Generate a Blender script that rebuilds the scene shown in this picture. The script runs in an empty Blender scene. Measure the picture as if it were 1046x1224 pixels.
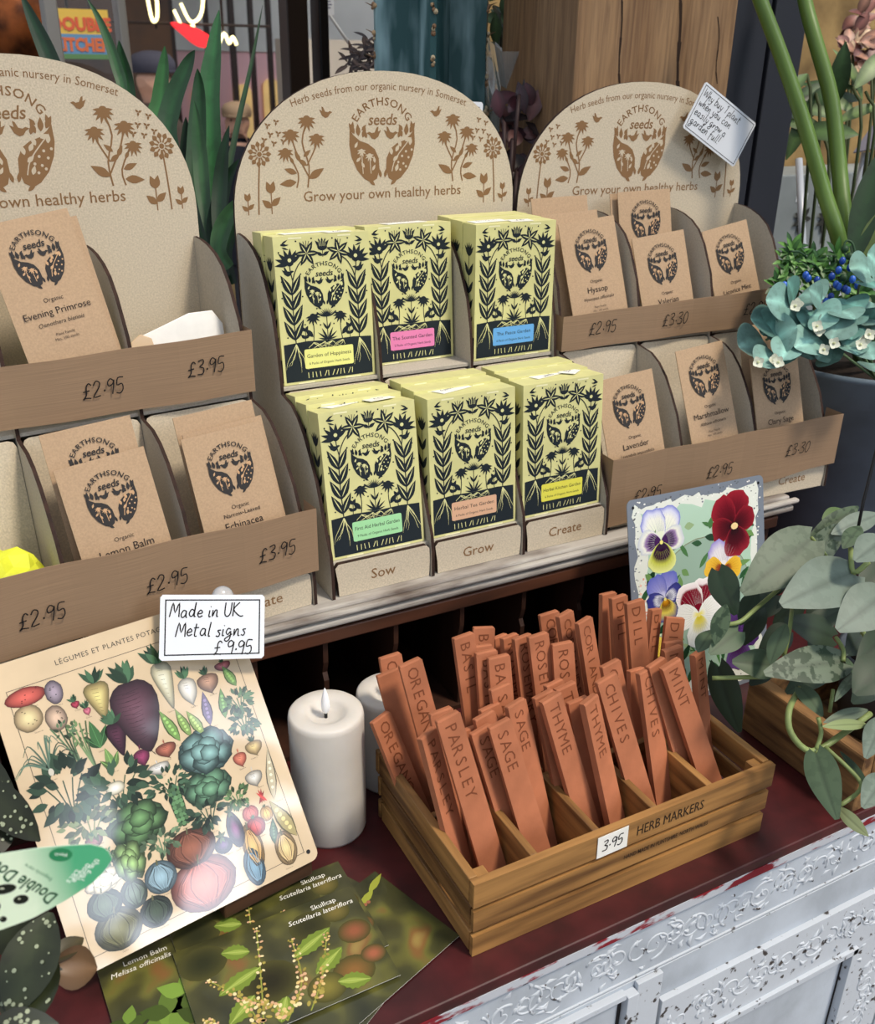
import bpy, bmesh, math, random
from mathutils import Vector, Matrix, Euler
random.seed(7)
SC = bpy.context.scene
COL = SC.collection
R_ = math.radians

# ------------------------------------------------------------------ camera
YAW, PITCH, ROLL, FPX, CAMZ = R_(28.181), R_(24.808), R_(0.887), 1157.5, 0.75
fw = Vector((math.sin(YAW) * math.cos(PITCH), math.cos(YAW) * math.cos(PITCH), -math.sin(PITCH)))
rt0 = Vector((math.cos(YAW), -math.sin(YAW), 0))
up0 = rt0.cross(fw)
rt = math.cos(ROLL) * rt0 + math.sin(ROLL) * up0
up = -math.sin(ROLL) * rt0 + math.cos(ROLL) * up0
CAM = Vector((0, 0, CAMZ))
cd = bpy.data.cameras.new('camera')
cam = bpy.data.objects.new('camera', cd)
COL.objects.link(cam)
cam.matrix_world = Matrix(((rt.x, up.x, -fw.x, 0), (rt.y, up.y, -fw.y, 0), (rt.z, up.z, -fw.z, CAMZ), (0, 0, 0, 1)))
cd.sensor_fit = 'HORIZONTAL'
cd.sensor_width = 36
cd.lens = 36 * FPX / 1046
cd.clip_start = 0.02
cd.dof.use_dof = True
cd.dof.focus_distance = 1.06
cd.dof.aperture_fstop = cd.lens / 3.2      # a phone's 3.2 mm pupil
SC.camera = cam

# ------------------------------------------------------------------ light
SC.view_settings.view_transform = 'Standard'
SC.view_settings.look = 'None'
SC.view_settings.gamma = 1
SC.view_settings.use_curve_mapping = False
SC.view_settings.exposure = -0.14
W = bpy.data.worlds.new('daylight')
SC.world = W
W.use_nodes = True
nt = W.node_tree
nt.nodes.clear()
wo = nt.nodes.new('ShaderNodeOutputWorld')
bg = nt.nodes.new('ShaderNodeBackground')
tc = nt.nodes.new('ShaderNodeTexCoord')
sep = nt.nodes.new('ShaderNodeSeparateXYZ')
rp = nt.nodes.new('ShaderNodeValToRGB')
mr = nt.nodes.new('ShaderNodeMapRange')
mr.inputs['From Min'].default_value = -1
nt.links.new(tc.outputs['Generated'], sep.inputs[0])
nt.links.new(sep.outputs['Z'], mr.inputs['Value'])
nt.links.new(mr.outputs[0], rp.inputs[0])
e = rp.color_ramp.elements
e[0].position = 0.40; e[0].color = (0.16, 0.15, 0.14, 1)
e[1].position = 0.62; e[1].color = (0.80, 0.88, 1.0, 1)
nt.links.new(rp.outputs[0], bg.inputs[0])
bg.inputs[1].default_value = 0.95
# bright broken patch added to the sky, aimed to glare on the veg sign
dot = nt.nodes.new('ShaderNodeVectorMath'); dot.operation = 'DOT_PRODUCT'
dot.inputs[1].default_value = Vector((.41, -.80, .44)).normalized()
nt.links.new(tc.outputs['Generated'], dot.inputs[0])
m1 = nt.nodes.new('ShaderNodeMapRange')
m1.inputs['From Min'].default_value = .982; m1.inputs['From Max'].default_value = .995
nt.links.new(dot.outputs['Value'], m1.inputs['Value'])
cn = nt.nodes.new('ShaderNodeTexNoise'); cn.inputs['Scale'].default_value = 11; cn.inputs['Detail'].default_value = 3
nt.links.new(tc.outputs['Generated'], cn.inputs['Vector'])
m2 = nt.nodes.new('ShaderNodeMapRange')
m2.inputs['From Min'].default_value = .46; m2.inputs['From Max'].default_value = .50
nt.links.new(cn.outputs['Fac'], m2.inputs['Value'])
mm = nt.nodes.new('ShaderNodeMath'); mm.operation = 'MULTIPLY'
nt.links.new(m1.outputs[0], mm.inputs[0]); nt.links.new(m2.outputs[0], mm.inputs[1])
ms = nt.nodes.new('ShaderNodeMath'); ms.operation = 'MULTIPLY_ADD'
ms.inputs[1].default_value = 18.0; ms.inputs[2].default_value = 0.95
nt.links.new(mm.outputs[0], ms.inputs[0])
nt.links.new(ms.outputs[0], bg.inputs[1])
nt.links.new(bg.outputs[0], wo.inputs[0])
sd = bpy.data.lights.new('sun', 'SUN')
sd.energy = 3.3
sd.angle = R_(9)
sd.color = (1.0, 0.88, 0.72)
sun = bpy.data.objects.new('sun', sd)
COL.objects.link(sun)
sun.rotation_euler = Vector((-0.27, 0.44, -0.86)).to_track_quat('-Z', 'Y').to_euler()
sun.location = (1, -2, 3)


# ------------------------------------------------------------------ helpers
def lin(c):
    if isinstance(c, str):
        c = tuple(int(c[i:i + 2], 16) for i in (0, 2, 4))
    r = []
    for v in c[:3]:
        v = v / 255
        r.append(v / 12.92 if v <= 0.04045 else ((v + 0.055) / 1.055) ** 2.4)
    return (r[0], r[1], r[2], 1.0)


def mul(c, k):
    if isinstance(c, str):
        c = tuple(int(c[i:i + 2], 16) for i in (0, 2, 4))
    return tuple(max(0, min(255, v * k)) for v in c)


def ray(px, py):
    return rt * ((px - 523) / FPX) - up * ((py - 612) / FPX) + fw


def at(px, py, axis, val):
    """the point of the plane axis = val seen in that direction"""
    d = ray(px, py)
    return CAM + d * ((val - CAM[axis]) / d[axis])


def Q(px, py, depth):
    return CAM + ray(px, py) * depth


MATS = {}


def mat(name, col, rough=0.6, noise=0.0, scale=40, spec=0.3, metal=0, bump=0.0, bscale=200, stretch=None, col2=None,
        trans=0, emit=None, estr=0, coat=0, vcol=False, sss=0, lo=0.35, hi=0.65, detail=4, alpha=1):
    if name in MATS:
        return MATS[name]
    m = bpy.data.materials.new(name)
    m.use_nodes = True
    n = m.node_tree.nodes
    L = m.node_tree.links
    b = n['Principled BSDF']
    b.inputs['Roughness'].default_value = rough
    b.inputs['Specular IOR Level'].default_value = spec
    b.inputs['Metallic'].default_value = metal
    b.inputs['Coat Weight'].default_value = coat
    b.inputs['Coat Roughness'].default_value = 0.08
    b.inputs['Transmission Weight'].default_value = trans
    b.inputs['Alpha'].default_value = alpha
    if sss:
        b.inputs['Subsurface Weight'].default_value = sss
        b.inputs['Subsurface Radius'].default_value = (0.02, 0.015, 0.01)
        b.inputs['Subsurface Scale'].default_value = 0.5
    if emit:
        b.inputs['Emission Color'].default_value = lin(emit)
        b.inputs['Emission Strength'].default_value = estr
    tcn = n.new('ShaderNodeTexCoord')
    mp = n.new('ShaderNodeMapping')
    L.new(tcn.outputs['Object'], mp.inputs[0])
    if stretch:
        mp.inputs['Scale'].default_value = stretch
    src = None
    if vcol:
        va = n.new('ShaderNodeVertexColor')
        va.layer_name = 'Col'
        src = va.outputs[0]
    if col2 is not None or noise:
        nz = n.new('ShaderNodeTexNoise')
        nz.inputs['Scale'].default_value = scale
        nz.inputs['Detail'].default_value = detail
        L.new(mp.outputs[0], nz.inputs['Vector'])
        mx = n.new('ShaderNodeMix')
        mx.data_type = 'RGBA'
        r = n.new('ShaderNodeMapRange')
        r.inputs['From Min'].default_value = lo
        r.inputs['From Max'].default_value = hi
        L.new(nz.outputs['Fac'], r.inputs['Value'])
        L.new(r.outputs[0], mx.inputs[0])
        if vcol:
            mx.blend_type = 'MULTIPLY'
            mx.inputs[7].default_value = lin(col2) if col2 is not None else (1 - noise, 1 - noise, 1 - noise, 1)
            L.new(src, mx.inputs[6])
        else:
            mx.inputs[6].default_value = lin(col)
            mx.inputs[7].default_value = lin(col2) if col2 is not None else lin(mul(col, 1 - noise))
        src = mx.outputs[2]
    if src is not None:
        L.new(src, b.inputs['Base Color'])
    else:
        b.inputs['Base Color'].default_value = lin(col)
    if bump:
        nb = n.new('ShaderNodeTexNoise')
        nb.inputs['Scale'].default_value = bscale
        nb.inputs['Detail'].default_value = 3
        L.new(mp.outputs[0], nb.inputs['Vector'])
        bp = n.new('ShaderNodeBump')
        bp.inputs['Strength'].default_value = bump
        bp.inputs['Distance'].default_value = 0.002
        L.new(nb.outputs['Fac'], bp.inputs['Height'])
        L.new(bp.outputs[0], b.inputs['Normal'])
    MATS[name] = m
    return m


class Frame:
    """local axes of a flat face: origin, u along, v up, n out"""
    def __init__(s, o, u, v):
        s.o = Vector(o)
        s.u = Vector(u).normalized()
        v = Vector(v)
        s.v = (v - s.u * v.dot(s.u)).normalized()
        s.n = s.u.cross(s.v)

    def __call__(s, x, y, z=0.0):
        return s.o + s.u * x + s.v * y + s.n * z

    def matrix(s):
        return Matrix(((s.u.x, s.v.x, s.n.x, s.o.x), (s.u.y, s.v.y, s.n.y, s.o.y), (s.u.z, s.v.z, s.n.z, s.o.z), (0, 0, 0, 1)))


WORLD = Frame((0, 0, 0), (1, 0, 0), (0, 1, 0))
TEXT = {}


def text_mesh(body, bold=0.0, space=1.0):
    k = (body, bold, space)
    if k not in TEXT:
        cu = bpy.data.curves.new('t', 'FONT')
        cu.body = body
        cu.size = 1.0
        cu.resolution_u = 2
        cu.offset = bold
        cu.space_character = space
        ob = bpy.data.objects.new('t', cu)
        me = bpy.data.meshes.new_from_object(ob)
        vs = [(v.co.x / 0.73, v.co.y / 0.73) for v in me.vertices]
        fs = [tuple(p.vertices) for p in me.polygons]
        bpy.data.objects.remove(ob)
        bpy.data.curves.remove(cu)
        bpy.data.meshes.remove(me)
        w = (min(v[0] for v in vs), max(v[0] for v in vs)) if vs else (0, 1)
        TEXT[k] = (vs, fs, w)
    return TEXT[k]


HAND = {
    '0': [[(.25, 0), (.08, .2), (.1, .7), (.3, 1), (.48, .75), (.45, .25), (.25, 0)]],
    '1': [[(.15, .8), (.3, 1), (.25, 0)]],
    '2': [[(.05, .75), (.2, 1), (.42, .9), (.4, .6), (.05, .02), (.5, .05)]],
    '3': [[(.08, .92), (.4, 1), (.45, .75), (.2, .55), (.48, .4), (.42, .05), (.05, .05)]],
    '5': [[(.5, 1), (.15, 1), (.1, .55), (.4, .6), (.48, .25), (.3, 0), (.05, .08)]],
    '6': [[(.42, .95), (.15, .6), (.08, .2), (.28, 0), (.44, .2), (.3, .42), (.1, .3)]],
    '9': [[(.45, .85), (.25, 1), (.08, .8), (.15, .55), (.4, .65), (.47, .9), (.45, .5), (.38, 0)]],
    '.': [[(.1, .38), (.16, .42), (.14, .34), (.1, .38)]],
    '£': [[(.6, .85), (.45, 1), (.3, .8), (.3, .3), (.1, .02), (.25, .1), (.6, .04)], [(.1, .5), (.5, .55)]],
    'M': [[(.05, 0), (.2, 1), (.4, .3), (.62, 1), (.7, 0)]],
    'U': [[(.08, 1), (.1, .2), (.3, 0), (.5, .25), (.52, 1)]],
    'K': [[(.1, 1), (.1, 0)], [(.5, 1), (.12, .5), (.6, .02), (.85, .05)]],
    'W': [[(.02, 1), (.15, .05), (.35, .75), (.55, .05), (.72, 1)]],
    'B': [[(.1, 0), (.12, 1), (.42, .85), (.15, .55), (.48, .3), (.1, 0)]],
    'a': [[(.4, .45), (.2, .5), (.06, .2), (.2, 0), (.38, .2), (.4, .48), (.42, .05), (.5, .02)]],
    'b': [[(.12, 1), (.08, 0), (.3, .02), (.4, .3), (.25, .5), (.1, .3)]],
    'c': [[(.4, .42), (.2, .5), (.06, .22), (.2, 0), (.42, .08)]],
    'd': [[(.4, .4), (.2, .5), (.06, .2), (.2, 0), (.38, .2), (.45, 1), (.42, .05), (.52, .02)]],
    'e': [[(.06, .22), (.38, .3), (.25, .5), (.06, .25), (.18, 0), (.42, .1)]],
    'f': [[(.45, .9), (.3, 1), (.2, .7), (.15, -.3)], [(.02, .45), (.4, .5)]],
    'g': [[(.38, .42), (.2, .5), (.06, .25), (.2, .05), (.38, .3), (.36, -.25), (.15, -.42), (.02, -.25), (.5, .1)]],
    'h': [[(.12, 1), (.06, 0), (.2, .42), (.35, .45), (.36, 0), (.46, .02)]],
    'i': [[(.1, .48), (.08, .03), (.2, .05)], [(.13, .72), (.16, .75)]],
    'k': [[(.12, 1), (.06, 0)], [(.38, .5), (.1, .22), (.4, 0)]],
    'l': [[(.16, 1), (.08, .05), (.2, .03)]],
    'n': [[(.06, .48), (.06, 0), (.2, .42), (.34, .45), (.36, .02), (.46, .04)]],
    'o': [[(.22, .5), (.06, .25), (.2, 0), (.38, .22), (.22, .5), (.44, .42)]],
    'p': [[(.1, .48), (.04, -.42)], [(.1, .35), (.3, .5), (.4, .25), (.22, 0), (.08, .1)]],
    'r': [[(.06, .48), (.06, 0), (.18, .4), (.36, .46)]],
    's': [[(.36, .46), (.14, .42), (.3, .2), (.22, 0), (.04, .06)]],
    't': [[(.16, .9), (.1, .08), (.26, .03)], [(.0, .6), (.36, .63)]],
    'u': [[(.06, .48), (.08, .06), (.25, .02), (.36, .46), (.36, .04), (.46, .02)]],
    'w': [[(.04, .48), (.12, .02), (.26, .4), (.38, .02), (.52, .48)]],
    'x': [[(.04, .48), (.38, 0)], [(.38, .48), (.04, 0)]],
    'y': [[(.06, .48), (.12, .1), (.3, .1)], [(.4, .48), (.3, -.1), (.1, -.42), (.0, -.25)]],
    '=': [[(.05, .4), (.4, .42)], [(.05, .2), (.4, .22)]],
    '!': [[(.2, 1), (.12, .3)], [(.08, .02), (.12, .05)]],
    'I': [[(.15, 1), (.1, 0)]],
}


def smooth(pts, n=3):
    if len(pts) < 3:
        return pts
    out = []
    for i in range(len(pts) - 1):
        p0, p1, p2, p3 = pts[max(i - 1, 0)], pts[i], pts[i + 1], pts[min(i + 2, len(pts) - 1)]
        for k in range(n):
            t = k / n
            out.append(tuple(0.5 * (2 * p1[j] + (p2[j] - p0[j]) * t + (2 * p0[j] - 5 * p1[j] + 4 * p2[j] - p3[j]) * t * t
                                    + (3 * p1[j] - p0[j] - 3 * p2[j] + p3[j]) * t ** 3) for j in range(len(p1))))
    out.append(tuple(pts[-1]))
    return out


class Art:
    """flat printed or engraved marks in metres, collected as coloured polygons"""
    def __init__(s):
        s.items = []

    def add(s, vs, fs, cols, lay=1):
        if not isinstance(cols, list):
            cols = [lin(cols)] * len(vs)
        s.items.append((vs, fs, cols, lay))

    def poly(s, pts, c, lay=1):
        s.add(list(pts), [tuple(range(len(pts)))], c, lay)

    def rect(s, x0, y0, x1, y1, c, lay=1):
        s.poly([(x0, y0), (x1, y0), (x1, y1), (x0, y1)], c, lay)

    def frame(s, x0, y0, x1, y1, w, c, lay=1):
        s.rect(x0, y0, x1, y0 + w, c, lay); s.rect(x0, y1 - w, x1, y1, c, lay)
        s.rect(x0, y0, x0 + w, y1, c, lay); s.rect(x1 - w, y0, x1, y1, c, lay)

    def ell(s, x, y, rx, ry, c, lay=1, n=14, rot=0):
        cr, sr = math.cos(rot), math.sin(rot)
        s.poly([(x + rx * math.cos(a) * cr - ry * math.sin(a) * sr, y + rx * math.cos(a) * sr + ry * math.sin(a) * cr)
                for a in [2 * math.pi * i / n for i in range(n)]], c, lay)

    def rings(s, x, y, shape, cols, lay=1):
        """shape: outline points about (0,0); cols: [(radius fraction, colour)] from the middle out"""
        n = len(shape)
        vs, cl, fs = [(x, y)], [lin(cols[0][1])], []
        for r, c in cols:
            for p in shape:
                vs.append((x + p[0] * r, y + p[1] * r)); cl.append(lin(c))
        for i in range(n):
            fs.append((0, 1 + i, 1 + (i + 1) % n))
        for k in range(len(cols) - 1):
            a, b = 1 + k * n, 1 + (k + 1) * n
            for i in range(n):
                j = (i + 1) % n
                fs.append((a + i, b + i, b + j, a + j))
        s.add(vs, fs, cl, lay)

    def stroke(s, pts, w, c, lay=1, taper=False):
        pts = [Vector(p[:2]) for p in pts]
        vs, n = [], len(pts)
        for i, p in enumerate(pts):
            d = pts[min(i + 1, n - 1)] - pts[max(i - 1, 0)]
            if d.length < 1e-9:
                d = Vector((1, 0))
            d.normalize()
            q = Vector((-d.y, d.x)) * (w / 2) * ((1 - 0.75 * i / (n - 1)) if taper else 1)
            vs += [tuple(p + q), tuple(p - q)]
        s.add(vs, [(2 * i, 2 * i + 1, 2 * i + 3, 2 * i + 2) for i in range(n - 1)], c, lay)

    def leaf(s, x, y, ang, L, w, c, lay=1):
        pts = []
        ca, sa = math.cos(ang), math.sin(ang)
        prof = [(0, 0), (.15, .55), (.35, .95), (.55, .9), (.8, .45), (1, 0)]
        for t, k in prof + [(t, -k) for t, k in prof[-2:0:-1]]:
            a, b = t * L, k * w / 2
            pts.append((x + a * ca - b * sa, y + a * sa + b * ca))
        s.poly(pts, c, lay)

    def text(s, body, x, y, h, c, align='C', arc=None, lay=1, bold=0.0, space=1.0, sx=1.0, shear=0.0, rot=0.0, fit=None):
        vs, fs, (a, b) = text_mesh(body, bold, space)
        if fit:
            sx = fit / ((b - a) * h)
        off = {'C': -(a + b) / 2, 'L': -a, 'R': -b}[align]
        cr, sr = math.cos(rot), math.sin(rot)
        out = []
        for px, py in vs:
            X, Y = (px + off) * h * sx + py * h * shear, py * h
            if arc:
                an = X / arc
                out.append((x + (arc + Y) * math.sin(an), y + (arc + Y) * math.cos(an) - arc))
            else:
                out.append((x + X * cr - Y * sr, y + X * sr + Y * cr))
        s.add(out, fs, c, lay)

    def hand(s, body, x, y, h, c, w=None, lay=1, slope=0.0, space=0.1, slant=0.12, align='L'):
        w = w or h * 0.09
        rnd = random.Random(len(body) * 7 + ord(body[0]))
        adv = []
        for ch in body:
            g = HAND.get(ch)
            adv.append((.3 if ch == ' ' else (max(p[0] for st in g for p in st) + space)) * h)
        if align == 'C':
            x -= sum(adv) / 2
        cx = 0
        for ch, a in zip(body, adv):
            if ch != ' ':
                jy = rnd.uniform(-.05, .05) * h
                for st in HAND[ch]:
                    pp = smooth([(p[0] * h + p[1] * h * slant + cx, p[1] * h + jy) for p in st], 3)
                    cs, sn = math.cos(slope), math.sin(slope)
                    s.stroke([(x + p[0] * cs - p[1] * sn, y + p[0] * sn + p[1] * cs) for p in pp], w, c, lay)
            cx += a


class MB:
    """mesh builder: one object out of polygons with several materials and vertex colours"""
    def __init__(s):
        s.v, s.f, s.m, s.c, s.sm = [], [], [], [], []

    def add(s, vs, fs, m=0, cols=None, sm=False):
        b = len(s.v)
        s.v += [tuple(v) for v in vs]
        s.c += cols if cols else [(1, 1, 1, 1)] * len(vs)
        for f in fs:
            s.f.append(tuple(b + i for i in f)); s.m.append(m); s.sm.append(sm)

    def box(s, x0, y0, z0, x1, y1, z1, m=0, F=WORLD, mf=None):
        vs = [F(x, y, z) for z in (z0, z1) for y in (y0, y1) for x in (x0, x1)]
        fs = [(0, 2, 3, 1), (4, 5, 7, 6), (0, 1, 5, 4), (2, 6, 7, 3), (0, 4, 6, 2), (1, 3, 7, 5)]
        if mf is None:
            s.add(vs, fs, m)
        else:
            for f, k in zip(fs, mf):
                s.add([vs[i] for i in f], [(0, 1, 2, 3)], k)

    def prism(s, pts, F, z0, z1, m=0, me=None):
        """outline in the frame's plane, extruded along its normal; me = material of the rim"""
        n = len(pts)
        a = [F(p[0], p[1], z0) for p in pts]
        b = [F(p[0], p[1], z1) for p in pts]
        s.add(a, [tuple(range(n))[::-1]], m)
        s.add(b, [tuple(range(n))], m)
        s.add(a + b, [(i, (i + 1) % n, n + (i + 1) % n, n + i) for i in range(n)], m if me is None else me)

    def tube(s, pts, r, n=8, m=0, cap=True, cols=None):
        pts = [Vector(p) for p in pts]
        rs = r if isinstance(r, (list, tuple)) else [r] * len(pts)
        vs, ref = [], Vector((.3, .2, 1)).normalized()
        for i, p in enumerate(pts):
            d = (pts[min(i + 1, len(pts) - 1)] - pts[max(i - 1, 0)]).normalized()
            if abs(d.dot(ref)) > .95:
                ref = Vector((1, .1, 0))
            a = (ref - d * ref.dot(d)).normalized()
            ref = a
            b = d.cross(a)
            for k in range(n):
                t = 2 * math.pi * k / n
                vs.append(p + (a * math.cos(t) + b * math.sin(t)) * rs[i])
        fs = []
        for i in range(len(pts) - 1):
            for k in range(n):
                j = (k + 1) % n
                fs.append((i * n + k, i * n + j, (i + 1) * n + j, (i + 1) * n + k))
        if cap:
            fs += [tuple(range(n))[::-1], tuple(range((len(pts) - 1) * n, len(pts) * n))]
        s.add(vs, fs, m, [lin(cols)] * len(vs) if cols else None, sm=True)

    def lathe(s, prof, c=(0, 0, 0), n=32, m=0, wob=0.0, F=None):
        vs = []
        rnd = random.Random(3)
        for r, z in prof:
            for k in range(n):
                t = 2 * math.pi * k / n
                q = r * (1 + rnd.uniform(-wob, wob))
                p = Vector((q * math.cos(t), q * math.sin(t), z))
                vs.append(F(*p) if F else Vector(c) + p)
        fs = []
        for i in range(len(prof) - 1):
            for k in range(n):
                j = (k + 1) % n
                fs.append((i * n + k, i * n + j, (i + 1) * n + j, (i + 1) * n + k))
        fs.append(tuple(range(n))[::-1])
        fs.append(tuple(range((len(prof) - 1) * n, len(prof) * n)))
        s.add(vs, fs, m, sm=True)

    def ball(s, c, r, m=0, n=8, sq=(1, 1, 1), cols=None):
        vs, fs = [], []
        k = n // 2 + 1
        for i in range(k + 1):
            a = math.pi * i / k
            for j in range(n):
                t = 2 * math.pi * j / n
                vs.append(Vector(c) + Vector((r * math.sin(a) * math.cos(t) * sq[0], r * math.sin(a) * math.sin(t) * sq[1], r * math.cos(a) * sq[2])))
        for i in range(k):
            for j in range(n):
                q = (j + 1) % n
                fs.append((i * n + j, (i + 1) * n + j, (i + 1) * n + q, i * n + q))
        s.add(vs, fs, m, [lin(cols)] * len(vs) if cols else None, sm=True)

    def art(s, A, F, m, z=0.0, dz=0.00012):
        for i, (vs, fs, cols, lay) in enumerate(A.items):
            s.add([F(x, y, z + dz * (lay + (i % 13) / 14)) for x, y in vs], fs, m, cols)

    def leaf(s, base, tip, width, nrm, m=0, c0='3a5a3a', c1=None, heart=False, curl=0.1, fold=0.15, sag=0.0, nu=9, prof=None, mid=None, nv=2):
        """a thin leaf from base to tip, facing nrm"""
        base, tip = Vector(base), Vector(tip)
        d = tip - base
        L = d.length
        d.normalize()
        nrm = Vector(nrm)
        nrm = (nrm - d * nrm.dot(d)).normalized()
        sd = d.cross(nrm)
        if prof is None:
            prof = (lambda t: math.sin(math.pi * min(1, (t * .93 + .02)) ** .62) ** .85) if heart else (lambda t: math.sin(math.pi * (t * .97 + .02)) ** .8)
        vs, cl, fs = [], [], []
        K = 2 * nv + 1
        c1 = c1 or c0
        for i in range(nu):
            t = i / (nu - 1)
            w = width / 2 * max(0.02, prof(t))
            for k in range(-nv, nv + 1):
                q = k / nv
                back = (-.13 * L * abs(q) ** 1.5 * (1 - t) ** 6) if heart else 0
                p = base + d * (t * L + back) + sd * (q * w) + nrm * (abs(q) * w * fold - curl * L * (t - .35) ** 2 - sag * q * q * w)
                vs.append(p)
                a, b = lin(c0), lin(c1)
                f = abs(q) ** .8
                if mid and k == 0:
                    cl.append(lin(mid))
                else:
                    cl.append(tuple(a[j] * (1 - f) + b[j] * f for j in range(4)))
        for i in range(nu - 1):
            for k in range(K - 1):
                fs.append((i * K + k, i * K + k + 1, (i + 1) * K + k + 1, (i + 1) * K + k))
        s.add(vs, fs, m, cl, sm=True)

    def build(s, name, mats, parent=None, bevel=0.0, origin=None, seg=2):
        me = bpy.data.meshes.new(name)
        o = Vector(origin) if origin is not None else (Vector(parent.location) if parent is not None and not parent.get('_own') else Vector((0, 0, 0)))
        if parent is not None:
            o = parent.matrix_basis.translation.copy() if parent.parent is None else parent.parent.matrix_basis.translation.copy()
        me.from_pydata([tuple(Vector(v) - o) for v in s.v], [], s.f)
        me.polygons.foreach_set('material_index', s.m)
        me.polygons.foreach_set('use_smooth', s.sm)
        at_ = me.color_attributes.new('Col', 'FLOAT_COLOR', 'POINT')
        at_.data.foreach_set('color', [x for c in s.c for x in c])
        for m in (mats if isinstance(mats, (list, tuple)) else [mats]):
            me.materials.append(m)
        me.validate()
        ob = bpy.data.objects.new(name, me)
        COL.objects.link(ob)
        if parent is not None:
            ob.parent = parent
            if parent.parent is not None:
                pass
        else:
            ob.location = o
        if bevel:
            bv = ob.modifiers.new('bevel', 'BEVEL')
            bv.width = bevel
            bv.segments = seg
            bv.limit_method = 'ANGLE'
            bv.angle_limit = R_(50)
            bv.harden_normals = False
            wd = ob.modifiers.new('weld', 'WELD')
            wd.merge_threshold = 0.00001
            # weld first so that shared corners bevel together
            ob.modifiers.move(1, 0)
        return ob


def thing(name, label, cat, loc=(0, 0, 0), group=None):
    o = bpy.data.objects.new(name, None)
    COL.objects.link(o)
    o.empty_display_size = 0.02
    o.location = loc
    o['label'] = label
    o['category'] = cat
    if group:
        o['group'] = group
    return o


def tag(o, label, cat, group=None):
    o['label'] = label
    o['category'] = cat
    if group:
        o['group'] = group
    return o


def struct(o):
    o['kind'] = 'structure'
    return o


# ------------------------------------------------------------------ materials
MDF = mat('mdf', (211, 197, 173), 0.75, noise=0.13, scale=520, bump=0.10, bscale=700, detail=2, lo=.3, hi=.75)
MDF2 = mat('mdf_side', (190, 182, 167), 0.8, noise=0.10, scale=450, bump=0.08, bscale=600, detail=2, lo=.3, hi=.75)
BURN = mat('burnt_edge', (58, 38, 30), 0.8, noise=0.3, scale=90)
PRINT = mat('print_ink', (255, 255, 255), 0.65, vcol=True, spec=0.2)
GLOSS = mat('print_gloss', (255, 255, 255), 0.05, vcol=True, spec=0.45)
KRAFT = mat('kraft_packet', (184, 155, 124), 0.7, noise=0.07, scale=500, bump=0.05, bscale=300)
STRIP = mat('kraft_strip', (154, 127, 101), 0.5, noise=0.10, scale=26, stretch=(.5, .5, 50), bump=0.05, bscale=26, detail=2, lo=.3, hi=.7)
INK = (38, 44, 48)
BROWN = (136, 103, 70)
PEN = (30, 28, 30)
# ------------------------------------------------------------------ drawings
def flower_head(A, x, y, s, ang, c, n=8, lay=1):
    """a drooping coneflower: dome with hanging petals"""
    d = ang
    for i in range(n):
        a = d + R_(-95 + 190 * i / (n - 1)) + math.pi
        A.leaf(x, y, a, s * (.9 + .25 * math.cos(a - d - math.pi)), s * .3, c, lay)
    A.ell(x + math.cos(d) * s * .12, y + math.sin(d) * s * .12, s * .34, s * .24, c, lay, 10, d + math.pi / 2)


def bird(A, x, y, s, m, c, lay=1):
    p = [(-.5, .12), (-.3, .2), (-.15, .12), (.05, .16), (.2, .45), (.32, .5), (.28, .2), (.5, .3), (.38, .08), (.3, -.1), (.05, -.26), (-.15, -.2), (-.3, 0)]
    A.poly([(x + a * s * m, y + b * s) for a, b in (p if m > 0 else p[::-1])], c, lay)


def sprig(A, x, y, s, m, c):
    """echinacea spray about s high with its foot at x, y"""
    P = lambda a, b: (x + a * s * m, y + b * s)
    w = s * .022
    for st in ([(0, 0), (-.03, .3), (.06, .62), (-.02, .9)], [(-.02, .15), (.16, .5), (.22, .72)], [(.17, 0), (.14, .2), (.3, .5)], [(0, .3), (-.14, .55), (-.16, .66)]):
        A.stroke(smooth([P(*p) for p in st]), w, c)
    for fx, fy, k in ((-.02, .92, 1), (.23, .74, 1), (-.16, .68, .95), (.32, .5, .9)):
        q = P(fx, fy)
        flower_head(A, q[0], q[1], s * .15 * k, R_(90), c, 8)
    for lx, ly, an, L in ((-.02, .12, 150, .28), (.0, .3, 35, .17), (.05, .42, 140, .15), (.16, .2, 20, .2), (.1, .36, 60, .16), (.17, .08, -5, .26), (.2, .33, 60, .12)):
        q = P(lx, ly)
        a = R_(an) if m > 0 else math.pi - R_(an)
        A.leaf(q[0], q[1], a, L * s, L * s * .42, c)


def dandelion(A, x, y, s, m, c):
    P = lambda a, b: (x + a * s * m, y + b * s)
    A.stroke(smooth([P(0, 0), P(.02, .35), P(.05, .66)]), s * .018, c)
    hx, hy = P(.05, .7)
    A.ell(hx, hy, s * .03, s * .03, c, 1, 8)
    for i in range(11):
        a = 2 * math.pi * i / 11
        A.stroke([(hx + math.cos(a) * s * .04, hy + math.sin(a) * s * .04), (hx + math.cos(a) * s * .12, hy + math.sin(a) * s * .12)], s * .018, c)
        A.leaf(hx + math.cos(a) * s * .08, hy + math.sin(a) * s * .08, a, s * .07, s * .06, c)
    for dx, dy in ((.12, .86), (.2, .92), (.17, 1.02), (.28, 1.06), (.3, .93), (.36, .84), (.24, .82)):
        q = P(dx, dy)
        for a in (20, 140, 260):
            A.leaf(q[0], q[1], R_(a), s * .045, s * .025, c)
    for bx, k in ((-.13, .8), (.17, 1.2)):
        q = P(bx, 0)
        A.stroke([q, P(bx, .22 * k)], s * .014, c)
        for an, yy in ((40, .08), (140, .06), (75, .2), (110, .2)):
            z = P(bx, yy * k)
            A.leaf(z[0], z[1], R_(an), s * .13 * k, s * .07 * k, c)


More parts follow.
